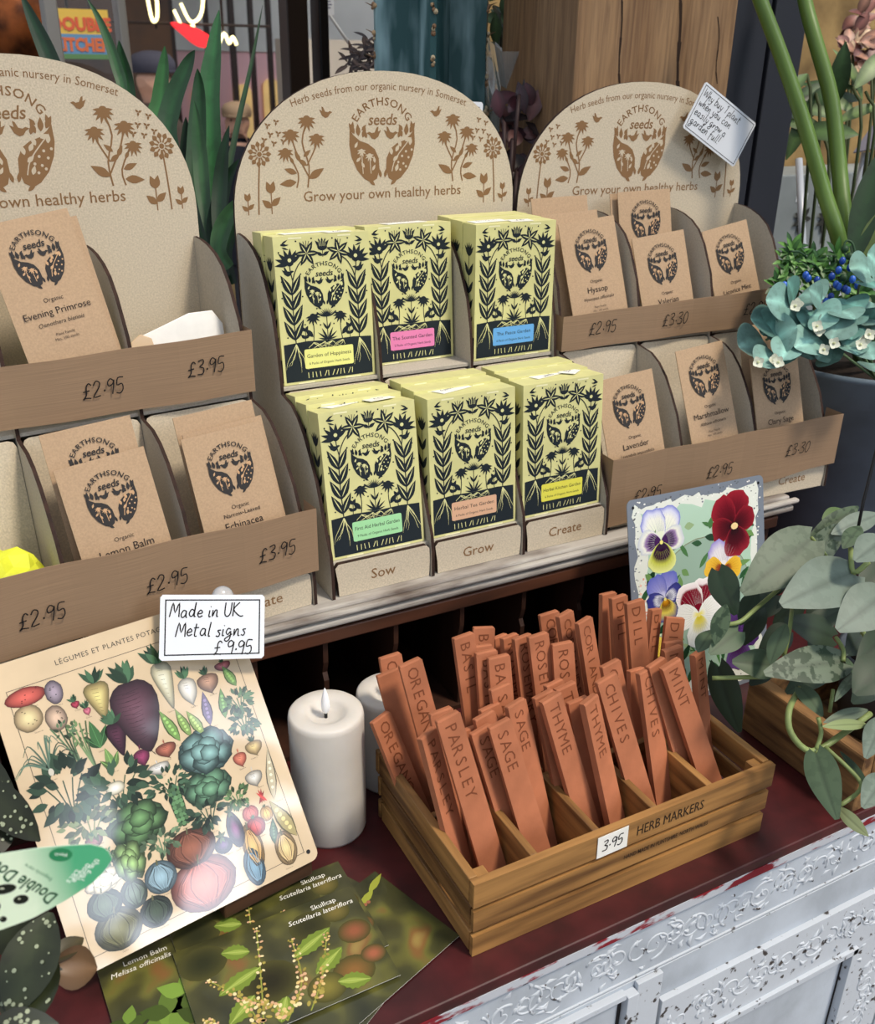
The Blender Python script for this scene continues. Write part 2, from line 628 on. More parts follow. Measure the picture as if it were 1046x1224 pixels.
def logo(A, cx, cy, s, ink, base, word=True, bold=0.012):
    """round emblem: two lobes of flowers and leaves under an arched name"""
    if word:
        A.text('EARTHSONG', cx, cy + .44 * s, .105 * s, ink, arc=.44 * s, bold=bold, space=1.12)
        A.text('seeds', cx, cy + .19 * s, .15 * s, ink, bold=bold, shear=.18, space=.95)
    lob = [(-.49, .13), (-.5, -.06), (-.47, -.22), (-.39, -.39), (-.28, -.51), (-.18, -.56), (-.09, -.51), (-.05, -.38), (-.06, -.24), (-.12, -.12), (-.22, -.05), (-.34, -.01), (-.43, .06)]
    for m in (-1, 1):
        pp = [(cx - a * s * m * -1, cy + b * s) for a, b in lob]
        A.poly(pp if m > 0 else pp[::-1], ink, 1)
        for x, y, an, L in ((-.42, .08, 120, .16), (-.36, .05, 95, .16), (-.3, .03, 70, .14), (-.24, .02, 110, .12), (-.46, .12, 80, .12), (-.31, .12, 50, .1)):
            a = R_(an) if m > 0 else math.pi - R_(an)
            A.leaf(cx + x * s * m, cy + y * s, a, L * s, L * s * .45, ink, 1)
        bird(A, cx - m * .13 * s, cy + .06 * s, .22 * s, m, ink, 1)
        A.leaf(cx - m * .03 * s, cy - .5 * s, R_(90 + 12 * m), .13 * s, .05 * s, ink, 1)
        A.leaf(cx - m * .12 * s, cy - .6 * s, R_(90 + 50 * m), .14 * s, .05 * s, ink, 1)
    # what is cut out of the lobes
    for x, y in ((-.32, -.14), (-.2, -.2)):
        flower_head(A, cx + x * s, cy + y * s, .075 * s, R_(90), base, 6, 2)
        A.stroke([(cx + x * s, cy + y * s), (cx + (x + .02) * s, cy - .44 * s)], .012 * s, base, 2)
    for x, y, an in ((-.42, -.1, 60), (-.4, -.28, 40), (-.28, -.36, 120), (-.12, -.3, 100), (-.16, -.4, 60)):
        A.leaf(cx + x * s, cy + y * s, R_(an), .09 * s, .04 * s, base, 2)
    A.stroke(smooth([(cx + .14 * s, cy - .42 * s), (cx + .2 * s, cy - .25 * s), (cx + .4 * s, cy - .02 * s)]), .014 * s, base, 2)
    for x, y, an in ((.14, -.2, 100), (.16, -.28, 40), (.2, -.16, 60), (.28, -.1, 110), (.34, -.02, 20), (.42, -.08, 80), (.2, -.42, 70)):
        A.leaf(cx + x * s, cy + y * s, R_(an), .11 * s, .055 * s, base, 2)
    for x, y in ((.3, -.22), (.36, -.16), (.32, -.32), (.4, -.24), (.27, -.4), (.36, -.36), (.45, -.14), (.24, -.3)):
        A.ell(cx + x * s, cy + y * s, .018 * s, .018 * s, base, 2, 6)


# ------------------------------------------------------------------ the three display stands
SHELF_Z = 0.195
UP = [(1.0405, .398), (1.042, .412), (1.047, .448), (1.058, .484), (1.080, .522), (1.096, .540), (1.114, .551), (1.135, .558), (1.153, .561), (1.172, .562)]
LOW = [(.899, SHELF_Z), (.900, .225), (.9035, .248), (.918, .2785), (.939, .326), (.956, .350), (.972, .370), (.990, .385), (1.009, .394), (1.0405, .398)]
FX = Frame((0, 0, 0), (0, 1, 0), (0, 0, 1))                # a side view: x = world Y, y = world Z, normal = world X
COLS = [.003 + i * .12735 for i in range(4)]
WD = .39
XZ = lambda x, y, z: Frame((x, y, z), (1, 0, 0), (0, 0, 1))   # an upright face, normal towards the street side (-Y)


def turned(px, py, deg):
    """a stand's own axes (front left foot at x = 0, y = .897) -> the shelf"""
    return Matrix.Translation((px, py, 0)) @ Matrix.Rotation(R_(deg), 4, 'Z') @ Matrix.Translation((0, -.897, 0))


ML, MM, MR = turned(-.0545, .853, 6.5), turned(.347, .897, 0), turned(.7365, .907, -3)


def set_on(o, M):
    """move an object built in a stand's own axes to where the stand is"""
    o.matrix_world = M @ Matrix.Translation(o.location)


def display_stand(M, label, prices, wob, low_z, up_z, hz):
    t = thing('seed_display_stand', label, 'display stand', (0, .897, SHELF_Z), 'seed display stands')
    cx = WD / 2
    cols = COLS
    # backboard with its arched header
    n, pts = 32, []
    zs, zt = .580 + hz, .742 + hz
    for i in range(n + 1):
        a = math.pi * i / n
        c, s_ = math.cos(a), math.sin(a)
        pts.append((cx + math.copysign(abs(c) ** (2 / 2.15), c) * WD / 2, zs + abs(s_) ** (2 / 2.15) * (zt - zs)))
    out = [(0, SHELF_Z), (WD, SHELF_Z)] + pts
    b = MB()
    b.prism(out, XZ(0, 1.175, 0), -.003, .003, 0, 1)
    A = Art()
    A.text('Herb seeds from our organic nursery in Somerset', cx, .721 + hz, .0090, BROWN, arc=.37, bold=.0, fit=.238)
    logo(A, cx, .664 + hz, .090, BROWN, (199, 184, 160))
    A.text('Grow your own healthy herbs', cx + .003, .5945 + hz, .0128, BROWN, bold=.004, fit=.220)
    for m in (-1, 1):
        dandelion(A, cx + m * .165, .582 + hz, .098, -m, BROWN)
        sprig(A, cx + m * .101, .611 + hz, .084, m, BROWN)
        bird(A, cx + m * .0745, .694 + hz, .017, m, BROWN)
    b.art(A, XZ(0, 1.1719, 0), 2, dz=.00012)
    b.build('backboard', [MDF, BURN, PRINT], t)
    # stepped side panels and dividers
    prof = LOW + UP[1:] + [(1.172, SHELF_Z)]
    for i, x in enumerate(cols):
        b = MB()
        b.prism(prof, FX, x - .002, x + .002, 0, 1)
        b.build('side_panel' if i in (0, 3) else 'divider', [MDF2, BURN], t)
    # floors, pocket backs, lips
    b = MB(); b.box(cols[0] + .002, .9095, .2325, cols[3] - .002, 1.018, .2365, 0); b.build('pocket_floor', MDF2, t)
    b = MB(); b.box(cols[0] + .002, 1.0455, .3995, cols[3] - .002, 1.1715, .4035, 0); b.build('pocket_floor', MDF2, t)
    for i in range(3):
        a, c = cols[i] + .0025, cols[i + 1] - .0025
        r, tp, z0 = .008, .3985, .237
        o = [(a, z0), (c, z0), (c, tp - r), (c - .003, tp - .002), (c - r, tp), (a + r, tp), (a + .003, tp - .002), (a, tp - r)]
        b = MB()
        FBk = Frame((0, 1.0165, z0), (1, 0, 0), (0, .17, 1))
        b.prism([(q[0], (q[1] - z0) * 1.014) for q in o], FBk, -.002, .002, 0, 1)
        b.build('pocket_back', [MDF, BURN], t)
        a, c = cols[i] + .004, cols[i + 1] - .004
        o = [(a + .004, SHELF_Z), (c, SHELF_Z), (c + .0015, .212), (c, .232), (c - .004, .2365), (a + .004, .2365), (a, .232), (a + .003, .212)]
        b = MB()
        b.prism(o, XZ(0, .9060, 0), -.0025, .0035, 0, 1)
        A = Art()
        A.text(['Sow', 'Grow', 'Create'][i], (a + c) / 2, .2095, .0132, BROWN, bold=.004)
        b.art(A, XZ(0, .9023, 0), 2)
        b.build('front_lip', [MDF, BURN, PRINT], t)
    # folded kraft strips with the prices
    for (zA, zB, zC, zD), y, prs in ((low_z, .8965, prices[0]), (up_z, 1.0365, prices[1])) if prices else ():
        b = MB()
        xa, xb = .000, WD - .001
        N = 18
        vs, fs = [], []
        bulge = lambda f: y - .004 * math.sin(f * math.pi * 3 + wob) ** 2
        for i in range(N + 1):
            f = i / N
            x = xa + (xb - xa) * f
            zl, zh = zA + (zB - zA) * f, zC + (zD - zC) * f
            yy = bulge(f)
            vs += [(x, yy, zl), (x, yy, (zl + zh) / 2), (x, yy, zh), (x, yy + .0008, zh), (x, yy + .0008, zl)]
        for i in range(N):
            for k in range(5):
                j = (k + 1) % 5
                fs.append((i * 5 + k, i * 5 + j, i * 5 + 5 + j, i * 5 + 5 + k)[::-1])
        for x in (xa, xb):                                  # the ends turn back along the sides
            k = 0 if x == xa else N * 5
            q = len(vs)
            vs += [(x, y + .03, vs[k][2]), (x, y + .03, vs[k + 2][2])]
            fs.append((k, k + 2, q + 1, q))
        b.add(vs, fs, 0)
        for f, txt, dz in prs:
            A = Art()
            x = xa + (xb - xa) * f
            z = (zA + (zB - zA) * f + zC + (zD - zC) * f) / 2 + dz
            A.hand(txt, 0, 0, .0165, PEN, w=.0013, align='C', slope=R_(1.5))
            b.art(A, XZ(x, min(bulge(f + k * .02) for k in range(-4, 5)) - .0005, z - .008), 1)
        b.build('price_strip', [STRIP, PRINT], t)
    set_on(t, M)
    return t


display_stand(ML, 'MDF seed stand cut off by the left edge, beside the veg-poster sign', (
    [(.25, '£2.95', -.006), (.56, '£2.95', -.002), (.87, '£3.95', .0)], [(.56, '£2.95', -.004), (.85, '£3.95', .002)]), 0.3,
    (.241, .239, .327, .314), (.414, .408, .475, .479), .012)
display_stand(MM, 'middle MDF seed stand holding the yellow boxed seed collections', None, 0, None, None, .0)
display_stand(MR, 'MDF seed stand in front of the oak post, kraft packets in its pockets', (
    [(.15, '£2.95', -.012), (.45, '£2.95', -.004), (.80, '£3.30', .0)], [(.16, '£2.95', .002), (.47, '£3.30', .0), (.84, '£2.95', .0)]), 1.1,
    (.202, .233, .297, .308), (.402, .409, .449, .461), -.010)

# ------------------------------------------------------------------ boxed seed collections
CARTON = mat('carton_yellow', (216, 212, 148), 0.5, noise=0.05, scale=30, spec=0.35)
BOXY = (214, 212, 152)
BW, BH, BD = .117, .169, .032
BINK = (30, 38, 44)


def box_art(panel=False):
    A = Art()
    h = BH
    m = .001
    A.poly([(-.0525, .003), (.0525, .003), (.0525, .047), (.03, .0485), (.0, .0478), (-.025, .049), (-.0525, .047)], BINK)
    rnd = random.Random(5)
    for s in (-1, 1):
        st = smooth([(s * .038, .047), (s * .0385, .09), (s * .0365, .118), (s * .029, .135), (s * .021, .142)])
        A.stroke(st, .0012, BINK)
        A.stroke(smooth([(s * .0365, .118), (s * .0385, .13), (s * .0385, .14)]), .0011, BINK)
        for i, y in enumerate((.049, .066, .083, .1)):
            for sd in (-1, 1):
                x = s * .0385
                a = R_(90 + sd * 26)
                A.leaf(x, y + .002, a, .026, .0085, BINK)
                A.leaf(x + .002 * math.cos(a), y + .005, a, .02, .0012, BOXY, 2)
        # star flowers
        for k in range(6):
            a = R_(60 * k + 20 * s + 20)
            A.leaf(s * .0185, .147, a, .015, .0062, BINK)
            A.leaf(s * .0185, .147, a, .011, .0012, BOXY, 2)
        for k in (-18, 0, 18):
            A.stroke([(s * .0185, .15), (s * .0185 + math.sin(R_(k)) * .011, .15 + math.cos(R_(k)) * .011)], .0006, BINK)
        for k in range(7):
            a = R_(90 - s * 20 + (-75 + 25 * k))
            A.leaf(s * .0385, .137, a, .017, .005, BINK)
        A.ell(s * .0385, .139, .0048, .0048, BINK, 1, 10)
        A.ell(s * .0385, .141, .0022, .0022, BOXY, 2, 8)
        bird(A, s * .041, .127, .014, s, BINK)
        for k in range(3):
            A.leaf(s * .046, .159 - .002 * k, R_(90 + s * (60 + 25 * k)), .008, .002, BINK)
        A.ell(s * .0445, .158, .003, .0014, BINK, 1, 8)
        # lower flowers and sprouts
        A.stroke(smooth([(s * .0175, .047), (s * .016, .06), (s * .0165, .075)]), .0009, BINK)
        flower_head(A, s * .0165, .0765, .0095, R_(90 - s * 12), BINK, 8)
        A.leaf(s * .0172, .053, R_(90 - s * 42), .014, .006, BINK)
        A.stroke([(s * .027, .047), (s * .026, .062)], .0008, BINK)
        for an, y in ((45, .052), (135, .052), (60, .06), (120, .06)):
            A.leaf(s * .0265, y, R_(an), .0075, .004, BINK)
        A.leaf(0, .048, R_(90 - s * 25), .016, .0026, BINK); A.leaf(0, .048, R_(90 - s * 50), .015, .0024, BINK); A.leaf(0, .048, R_(90 - s * 75), .012, .002, BINK)
        A.leaf(0, .06, R_(90 - s * 30), .01, .0026, BINK)
        A.stroke(smooth([(0, .0755), (s * .006, .0765), (s * .0115, .0805)]), .0018, BINK)
        # roots
        for x in (s * .038, s * .0175, s * .004):
            dp = .034 if abs(x) > .03 else .008
            for k in range(6 if abs(x) > .03 else 4):
                pts = [(x, .0465)]
                dx = rnd.uniform(-1, 1)
                for j in range(1, 5):
                    pts.append((x + dx * .017 * j / 4 + rnd.uniform(-.0015, .0015), .0465 - dp * j / 4 * rnd.uniform(.7, 1)))
                A.stroke(smooth(pts, 2), .0009, BOXY, 2, taper=True)
    A.stroke([(0, .047), (0, .0755)], .0009, BINK)
    for k in range(11):
        A.leaf(0, .0755, R_(12 + 15.6 * k), .0095, .0012, BINK)
    for k in range(5):
        A.leaf(0, .151, R_(50 + 20 * k), .0125, .0042, BINK)
    A.ell(0, .1535, .0058, .0045, BINK, 1, 10)
    A.stroke([(0, .15), (0, .142)], .0008, BINK)
    for k in (-3, -1, 1, 3):
        A.stroke([(k * .001, .154), (k * .0012, .16)], .0005, BOXY, 2)
    A.leaf(0, .1435, R_(30), .009, .004, BINK); A.leaf(0, .1435, R_(150), .009, .004, BINK)
    for k in range(12):
        x = -.026 + k * .0048
        A.stroke([(x, .006), (x + rnd.uniform(-.002, .003), .0125)], .0008, BOXY, 2)
    for x, y in ((-.05, .15), (.03, .161), (-.03, .161), (.049, .118), (-.049, .118), (-.027, .125), (.027, .125), (-.026, .068), (.026, .069), (-.045, .085), (.047, .07), (-.047, .055), (.01, .086), (-.011, .085), (.05, .1), (-.05, .1), (.008, .066), (-.008, .066), (.025, .1), (-.0265, .1), (.012, .162), (-.012, .163)):
        A.ell(x, y, .001, .001, BINK, 1, 6)
    logo(A, 0, .112, .047, BINK, BOXY)
    for vs, fs, cols, lay in A.items:                       # drawn on a 111 mm wide front
        for i, (x, y) in enumerate(vs):
            vs[i] = (x * BW / .111, y * BH / .167)
    return A


BOXART = box_art()


def seed_box(name, n, colr, x, yb, zb, lean, label, yaw=0.0, group=None, behind=False):
    """front bottom left corner at x, yb, zb; leans back by the angle lean"""
    u = Vector((math.cos(yaw), math.sin(yaw), 0))
    hb = Vector((-math.sin(yaw), math.cos(yaw), 0))
    v = hb * math.sin(lean) + Vector((0, 0, 1)) * math.cos(lean)
    F = Frame(Vector((x, yb, zb)), u, v)
    t = thing('seed_collection_box', label, 'box', (x, yb, zb), group)
    b = MB()
    b.box(0, 0, -BD, BW, BH, 0, 0, F)
    Fc = Frame(F(BW / 2, 0, .0002), u, v)
    b.art(BOXART, Fc, 1, dz=.00008)
    # the left side and the tuck slits
    S = Art()
    S.stroke([(.016, .03), (.016, .13)], .001, BINK)
    for y in (.04, .062, .084, .106):
        S.leaf(.016, y, R_(58), .02, .007, BINK); S.leaf(.016, y, R_(122), .02, .007, BINK)
    for k in range(5):
        S.leaf(.016, .13, R_(50 + 20 * k), .017, .005, BINK)
    S.rect(.0, .003, .032, .03, BINK)
    b.art(S, Frame(F(-.0002, 0, -BD), F.n, v), 1, dz=.00008)
    T = Art()
    for a in (.018, .078):
        T.rect(a, .1655, a + .016, .1672, (236, 232, 190), 1)
        T.rect(a, .0, a + .02, .0016, (236, 232, 190), 1)
    b.art(T, F, 1, z=.0002)
    b.build('carton', [CARTON, PRINT], t, bevel=0)
    b = MB()
    r = .002
    o = []
    for cx, cy, a0 in ((.031 - r, .017 + r, -90), (.031 - r, .040 - r, 0), (-.031 + r, .040 - r, 90), (-.031 + r, .017 + r, 180)):
        o += [(cx + r * math.cos(R_(a0 + k * 30)), cy + r * math.sin(R_(a0 + k * 30))) for k in range(4)]
    P_ = Art()
    P_.poly(o, colr, 5)
    P_.text(name, 0, .0297, .0046, (40, 44, 44), lay=6, fit=min(.056, .0032 * len(name)))
    P_.text('%d Packs of Organic Herb Seeds' % n, 0, .0215, .0030, (40, 44, 44), lay=6)
    b.art(P_, Fc, 0, dz=.00009)
    b.build('title_label', PRINT, t)
    return F


GB = 'seed collection boxes'
LN = R_(9)
up_y, lo_y, up_f, lo_f, X0 = 1.050, .9135, .4042, .2371, .347
F_foh = seed_box('Garden of Happiness', 6, (226, 226, 140), X0 + .009, up_y, up_f, R_(5), 'patterned yellow seed box with pale yellow title label, front of the upper row', group=GB)
F_sce = seed_box('The Scented Garden', 5, (226, 130, 178), X0 + .1345, 1.080, up_f, R_(5), 'patterned yellow seed box with pink title label, set back between two others', group=GB)
F_pea = seed_box('The Peace Garden', 6, (104, 168, 226), X0 + .2635, 1.047, up_f, R_(1.5), 'patterned yellow seed box with blue title label', group=GB)
F_aid = seed_box('First Aid Herbal Garden', 9, (160, 216, 160), X0 + .0085, lo_y, lo_f, R_(10), 'patterned yellow seed box with mint green title label', group=GB)
F_tea = seed_box('Herbal Tea Garden', 6, (216, 172, 140), X0 + .1355, lo_y, lo_f, R_(5.5), 'patterned yellow seed box with peach title label', group=GB)
F_kit = seed_box('Herbal Kitchen Garden', 6, (222, 216, 84), X0 + .2625, lo_y, lo_f, R_(4.5), 'patterned yellow seed box with bright yellow title label, under the blue-labelled one', group=GB)
for nm, n_, cl, x, y, z, ln, cnt, lab in (
        ('Garden of Happiness', 6, (226, 226, 140), .0065, up_y, up_f, R_(5), 1, 'the pale-yellow-labelled upper box'),
        ('The Peace Garden', 6, (104, 168, 226), .2625, 1.047, up_f, R_(1.5), 2, 'the blue-labelled box'),
        ('First Aid Herbal Garden', 9, (160, 216, 160), .0075, lo_y, lo_f, R_(10), 2, 'the mint-labelled box'),
        ('Herbal Tea Garden', 6, (216, 172, 140), .1350, lo_y, lo_f, R_(5.5), 2, 'the peach-labelled box'),
        ('Herbal Kitchen Garden', 6, (222, 216, 84), .2620, lo_y, lo_f, R_(4.5), 2, 'the bright-yellow-labelled lower box')):
    for k in range(cnt):
        wh = 'directly behind' if k == 0 else 'second behind'
        dy = (BD / math.cos(ln) + .0006) * (k + 1)
        seed_box(nm, n_, cl, X0 + x - .0008 * k, y + dy, z, ln, 'yellow seed box ' + wh + ' ' + lab, group=GB)

# small paper tickets lying on the boxes
PAPER = mat('white_paper', (240, 238, 232), 0.6, noise=0.03, scale=60)


def ticket(F, cx, back, w, h, rot, lines, label, lift=.0005, size=.0075, tilt=0.0):
    c = F(cx, BH + lift, -back)
    u = F.u * math.cos(rot) - F.n * -math.sin(rot) * -1
    v = -F.n
    u = F.u * math.cos(rot) + v * math.sin(rot)
    v2 = v * math.cos(rot) - F.u * math.sin(rot)
    v2 = v2 * math.cos(tilt) + F.v * math.sin(tilt)
    T = Frame(c, u, v2)
    b = MB()
    b.box(-w / 2, -h / 2, 0, w / 2, h / 2, .0006, 0, T)
    A = Art()
    for i, l in enumerate(lines):
        A.hand(l, 0, h / 2 - size * 1.45 * (i + 1) - .001, size, PEN, align='C')
    b.art(A, T, 1, z=.0007)
    o = b.build('paper_ticket', [PAPER, PRINT], origin=c)
    tag(o, label, 'ticket', 'paper tickets on the boxes')


ticket(F_foh, .048, .030, .060, .022, R_(6), ['Box = 6 seed packs'], 'long white ticket on top of the pale-yellow-labelled upper box', size=.005)
ticket(F_foh, .082, .012, .030, .018, R_(2), ['£15'], 'small price ticket on top of the pale-yellow-labelled upper box')
ticket(F_sce, .060, .018, .058, .02, R_(8), ['Box = 5 seed packs'], 'white ticket on top of the pink-labelled seed box', size=.005)
ticket(F_pea, .030, .024, .05, .018, R_(6), ['Box = 6 packs'], 'long white ticket lying on the blue-labelled seed box', size=.005)
ticket(F_pea, .070, .012, .030, .018, R_(-8), ['£15'], 'small price ticket on the blue-labelled seed box')
ticket(F_aid, .045, .042, .062, .03, R_(22), ['Box = 9 seed', 'packs'], 'large tilted ticket across the tops of the mint-labelled boxes', size=.008)
ticket(F_aid, .085, .028, .034, .02, R_(10), ['£25'], 'small price ticket beside the large ticket on the mint-labelled boxes', lift=.0018)
ticket(F_tea, .048, .030, .048, .02, R_(18), ['6 packs £15'], 'tilted ticket on top of the peach-labelled box', size=.006)
ticket(F_kit, .052, .034, .046, .022, R_(14), ['Box = 6', 'packs'], 'long ticket on top of the bright-yellow-labelled lower box', size=.0065)
ticket(F_kit, .085, .028, .024, .022, R_(38), ['£15'], 'small turned price ticket on the bright-yellow-labelled lower box', lift=.0016)

# ------------------------------------------------------------------ kraft seed packets
PW, PH = .090, .156


def packet(M, name, latin, tc, bc, label, art=True, group='kraft seed packets', w=PW, h=PH, sub=None):
    """tc / bc: the middle of the top and bottom edges"""
    tc, bc = Vector(tc), Vector(bc)
    d = (tc - bc).normalized()
    bc = tc - d * h
    u = Vector((1, 0, 0))
    F = Frame(bc, u - d * u.dot(d), d)
    b = MB()
    N = 8
    # pillow: flat edges, slightly full middle
    vs, fs = [], []
    for s in (1, -1):
        for j in range(N + 1):
            for i in range(5):
                x, y = -w / 2 + w * i / 4, h * j / N
                bulge = .0014 * math.sin(math.pi * i / 4) * math.sin(math.pi * j / N) + .0006
                vs.append(F(x, y, s * bulge))
    k = (N + 1) * 5
    for j in range(N):
        for i in range(4):
            a = j * 5 + i
            fs.append((a, a + 1, a + 6, a + 5)); fs.append((k + a, k + a + 5, k + a + 6, k + a + 1))
    rim = [i for i in range(5)] + [j * 5 + 4 for j in range(1, N + 1)] + [N * 5 + i for i in (3, 2, 1, 0)] + [j * 5 for j in range(N - 1, 0, -1)]
    for i in range(len(rim)):
        a, c = rim[i], rim[(i + 1) % len(rim)]
        fs.append((a, k + a, k + c, c))
    b.add(vs, fs, 0)
    if art:
        A = Art()
        logo(A, 0, h - .040, .050, (52, 50, 50), (196, 158, 120))
        y = h - .078
        A.text('Organic', 0, y - .006, .0046, (70, 60, 54))
        y -= .006
        if sub:
            A.text(sub, 0, y - .008, .0048, (60, 52, 48)); y -= .008
        A.text(name, 0, y - .013, .0082 if len(name) < 13 else .0072, (58, 50, 46))
        A.text(latin, 0, y - .023, .0046, (74, 64, 56), shear=.2)
        A.text('Plant Family', 0, y - .034, .003, (90, 78, 68)); A.text('Min. 100 seeds', 0, y - .039, .003, (90, 78, 68))
        b.art(A, F, 1, z=.0022, dz=.0001)
    o = b.build('seed_packet', [KRAFT, PRINT], origin=bc)
    tag(o, label, 'seed packet', group)
    set_on(o, M)
    return F


packet(ML, 'Evening Primrose', 'Oenothera biennis', (.180, 1.098, .606), (.203, 1.053, .455), 'Evening Primrose packet propped in the upper pocket of the left stand')
packet(ML, '', '', (.190, 1.105, .598), (.209, 1.061, .45), 'kraft packet peeping out behind the Evening Primrose packet', art=False)
packet(ML, 'Lemon Balm', 'Melissa officinalis', (.187, .962, .393), (.200, .914, .239), 'front Lemon Balm packet in the lower pocket of the left stand')
packet(ML, 'Lemon Balm', 'Melissa officinalis', (.184, .986, .421), (.192, .940, .27), 'packet half hidden behind the front Lemon Balm packet')
packet(ML, 'Echinacea', 'Echinacea angustifolia', (.315, .962, .398), (.323, .914, .245), 'Narrow-Leaved Echinacea packet in the lower pocket beside Lemon Balm', sub='Narrow-Leaved')
packet(ML, '', '', (.321, .973, .399), (.331, .926, .245), 'kraft packet just behind the Echinacea packet', art=False)
packet(ML, '', '', (.318, .989, .413), (.326, .945, .26), 'rearmost kraft packet showing above the Echinacea packets', art=False)
packet(MR, 'Hyssop', 'Hyssopus officinalis', (.0655, 1.098, .562), (.080, 1.051, .41), 'Hyssop packet in the upper pocket of the right stand')
packet(MR, '', '', (.053, 1.122, .569), (.060, 1.075, .42), 'blank kraft packet top directly behind the Hyssop packet', art=False)
packet(MR, '', '', (.053, 1.150, .586), (.057, 1.110, .43), 'rearmost blank packet top behind Hyssop, against the header', art=False)
packet(MR, 'Valerian', 'Valeriana officinalis', (.186, 1.096, .537), (.201, 1.051, .39), 'Valerian packet in front of a taller packet in the middle upper pocket')
packet(MR, 'Valerian', 'Valeriana officinalis', (.187, 1.140, .591), (.191, 1.105, .44), 'tall packet standing up behind the Valerian packet')
packet(MR, '', '', (.180, 1.148, .588), (.183, 1.115, .44), 'packet edge showing behind the tall Valerian packet', art=False)
packet(MR, 'Licorice Mint', 'Agastache', (.303, 1.096, .543), (.328, 1.051, .40), 'Licorice Mint packet in the upper pocket nearest the black post', w=.084)
packet(MR, 'Lavender', 'Lavandula angustifolia', (.053, .962, .384), (.066, .914, .24), 'Lavender packet in the lower pocket behind the pansy sign')
packet(MR, 'Marshmallow', 'Althaea officinalis', (.176, .968, .409), (.192, .914, .258), 'Marshmallow packet standing tallest in the lower middle pocket', w=.080)
packet(MR, 'Clary Sage', 'Salvia sclarea', (.306, .962, .385), (.312, .914, .240), 'Clary Sage packet under the turquoise silk leaves', w=.086)
packet(MR, '', '', (.305, .990, .423), (.307, .950, .28), 'plain packet, upper edge behind Clary Sage, under the leaves', art=False, w=.084)

# crumpled tissue the packets are propped on, and a white bag
TISSUE = mat('yellow_tissue', (222, 226, 60), 0.6, noise=0.1, scale=40)


def crumple(name, mats, c, rx, ry, rz, label, cat, seed):
    rnd = random.Random(seed)
    bm = bmesh.new()
    bmesh.ops.create_icosphere(bm, subdivisions=3, radius=1)
    for v in bm.verts:
        k = 1 + rnd.uniform(-.16, .1)
        v.co = Vector((v.co.x * rx * k, v.co.y * ry * k, v.co.z * rz * k))
    me = bpy.data.meshes.new(name)
    bm.to_mesh(me); bm.free()
    me.materials.append(mats)
    o = bpy.data.objects.new(name, me)
    COL.objects.link(o)
    o.location = c
    return tag(o, label, cat, 'crumpled tissue in the pockets')


set_on(crumple('tissue_paper', TISSUE, (.196, 1.098, .434), .050, .040, .030, 'crumpled yellow tissue under the Evening Primrose packet', 'tissue paper', 1), ML)
set_on(crumple('tissue_paper', TISSUE, (.070, .962, .281), .050, .038, .043, 'crumpled yellow tissue in the lower pocket by the left edge', 'tissue paper', 2), ML)
b = MB()
F = Frame(Vector((.270, 1.085, .420)), (1, .0, 0), (0, .25, 1))
b.prism([(0, 0), (.110, 0), (.110, .056), (.100, .072), (.072, .072), (.012, .053), (0, .045)], F, 0, .003, 0)
b.prism([(-.001, 0), (.032, 0), (.024, .050), (.012, .056), (.0, .048)], F, .0035, .006, 1)
o = tag(b.build('paper_bag', [PAPER, mat('cellophane_tan', (206, 178, 142), .25, spec=.6)], origin=F.o, bevel=.001), 'white paper bag tucked in the upper pocket beside Evening Primrose', 'paper bag')
set_on(o, ML)
# ------------------------------------------------------------------ cards with handwriting
CARD = mat('card_white', (216, 220, 226), 0.35, spec=0.4)


def card(name, F, w, h, lines, label, border=.004, ink=.0012, size=.012, edge=(238, 240, 243), cat='card', x0=.008, bw=.0012, lead=1.45, slope=0, group=None):
    b = MB()
    r = .0025
    o = [(r, 0), (w - r, 0), (w, r), (w, h - r), (w - r, h), (r, h), (0, h - r), (0, r)]
    b.prism(o, F, -.0012, 0, 0)
    A = Art()
    if border:
        A.frame(border, border, w - border, h - border, bw, (30, 30, 34))
    for i, l in enumerate(lines):
        txt, dx = l if isinstance(l, tuple) else (l, 0)
        A.hand(txt, x0 + dx, h - border - size * (lead * i + 1.25), size, PEN, w=ink, lay=2, slope=slope, space=.07)
    b.art(A, F, 1, z=.0001)
    return tag(b.build(name, [CARD, PRINT], origin=F.o), label, cat, group)


# ------------------------------------------------------------------ cabinet the goods stand on
REDTOP = mat('red_paint', (76, 27, 29), 0.4, noise=0.3, scale=22, spec=0.4, bump=.06, bscale=160)
WHITEP = mat('white_chalk_paint', (186, 194, 204), 0.6, noise=0.12, scale=14, bump=.12, bscale=120, detail=8)
WORN = mat('worn_white_paint', (190, 196, 204), 0.6, col2=(64, 58, 56), scale=85, lo=.61, hi=.66, bump=.1, bscale=150, detail=8)
REDWORN = mat('scuffed_red_white', (184, 188, 196), 0.55, col2=(128, 28, 40), scale=26, lo=.5, hi=.56, detail=8, stretch=(1, 1, 3))
DARKGAPSHADE = mat('dark_gap_shade', (38, 34, 34), 0.8)
cab = thing('carved_cabinet', 'white distressed carved cabinet with a dark red painted top', 'cabinet', (.6, 1.0, -.75))
b = MB(); b.box(-.75, .516, -.022, 1.52, 1.195, 0, 0); b.build('top', REDTOP, cab, bevel=.002)
b = MB(); b.box(-.75, .5153, -.0225, 1.52, .5165, -.012, 0); b.build('scuffed_edge', REDWORN, cab)
FR = Frame((0, .522, 0), (1, 0, 0), (0, 0, 1))
b = MB()
b.box(-.74, .522, -.75, 1.51, 1.19, -.0225, 0)
b.build('carcass', WHITEP, cab)
b = MB()
for z0, z1, d in ((-.0315, -.0290, .0018), (-.0985, -.0955, .0022), (-.1035, -.1015, .0014)):
    b.box(-.74, z0, 0, 1.51, z1, d, 0, FR)
b.build('moulding', WORN, cab, bevel=.0008)


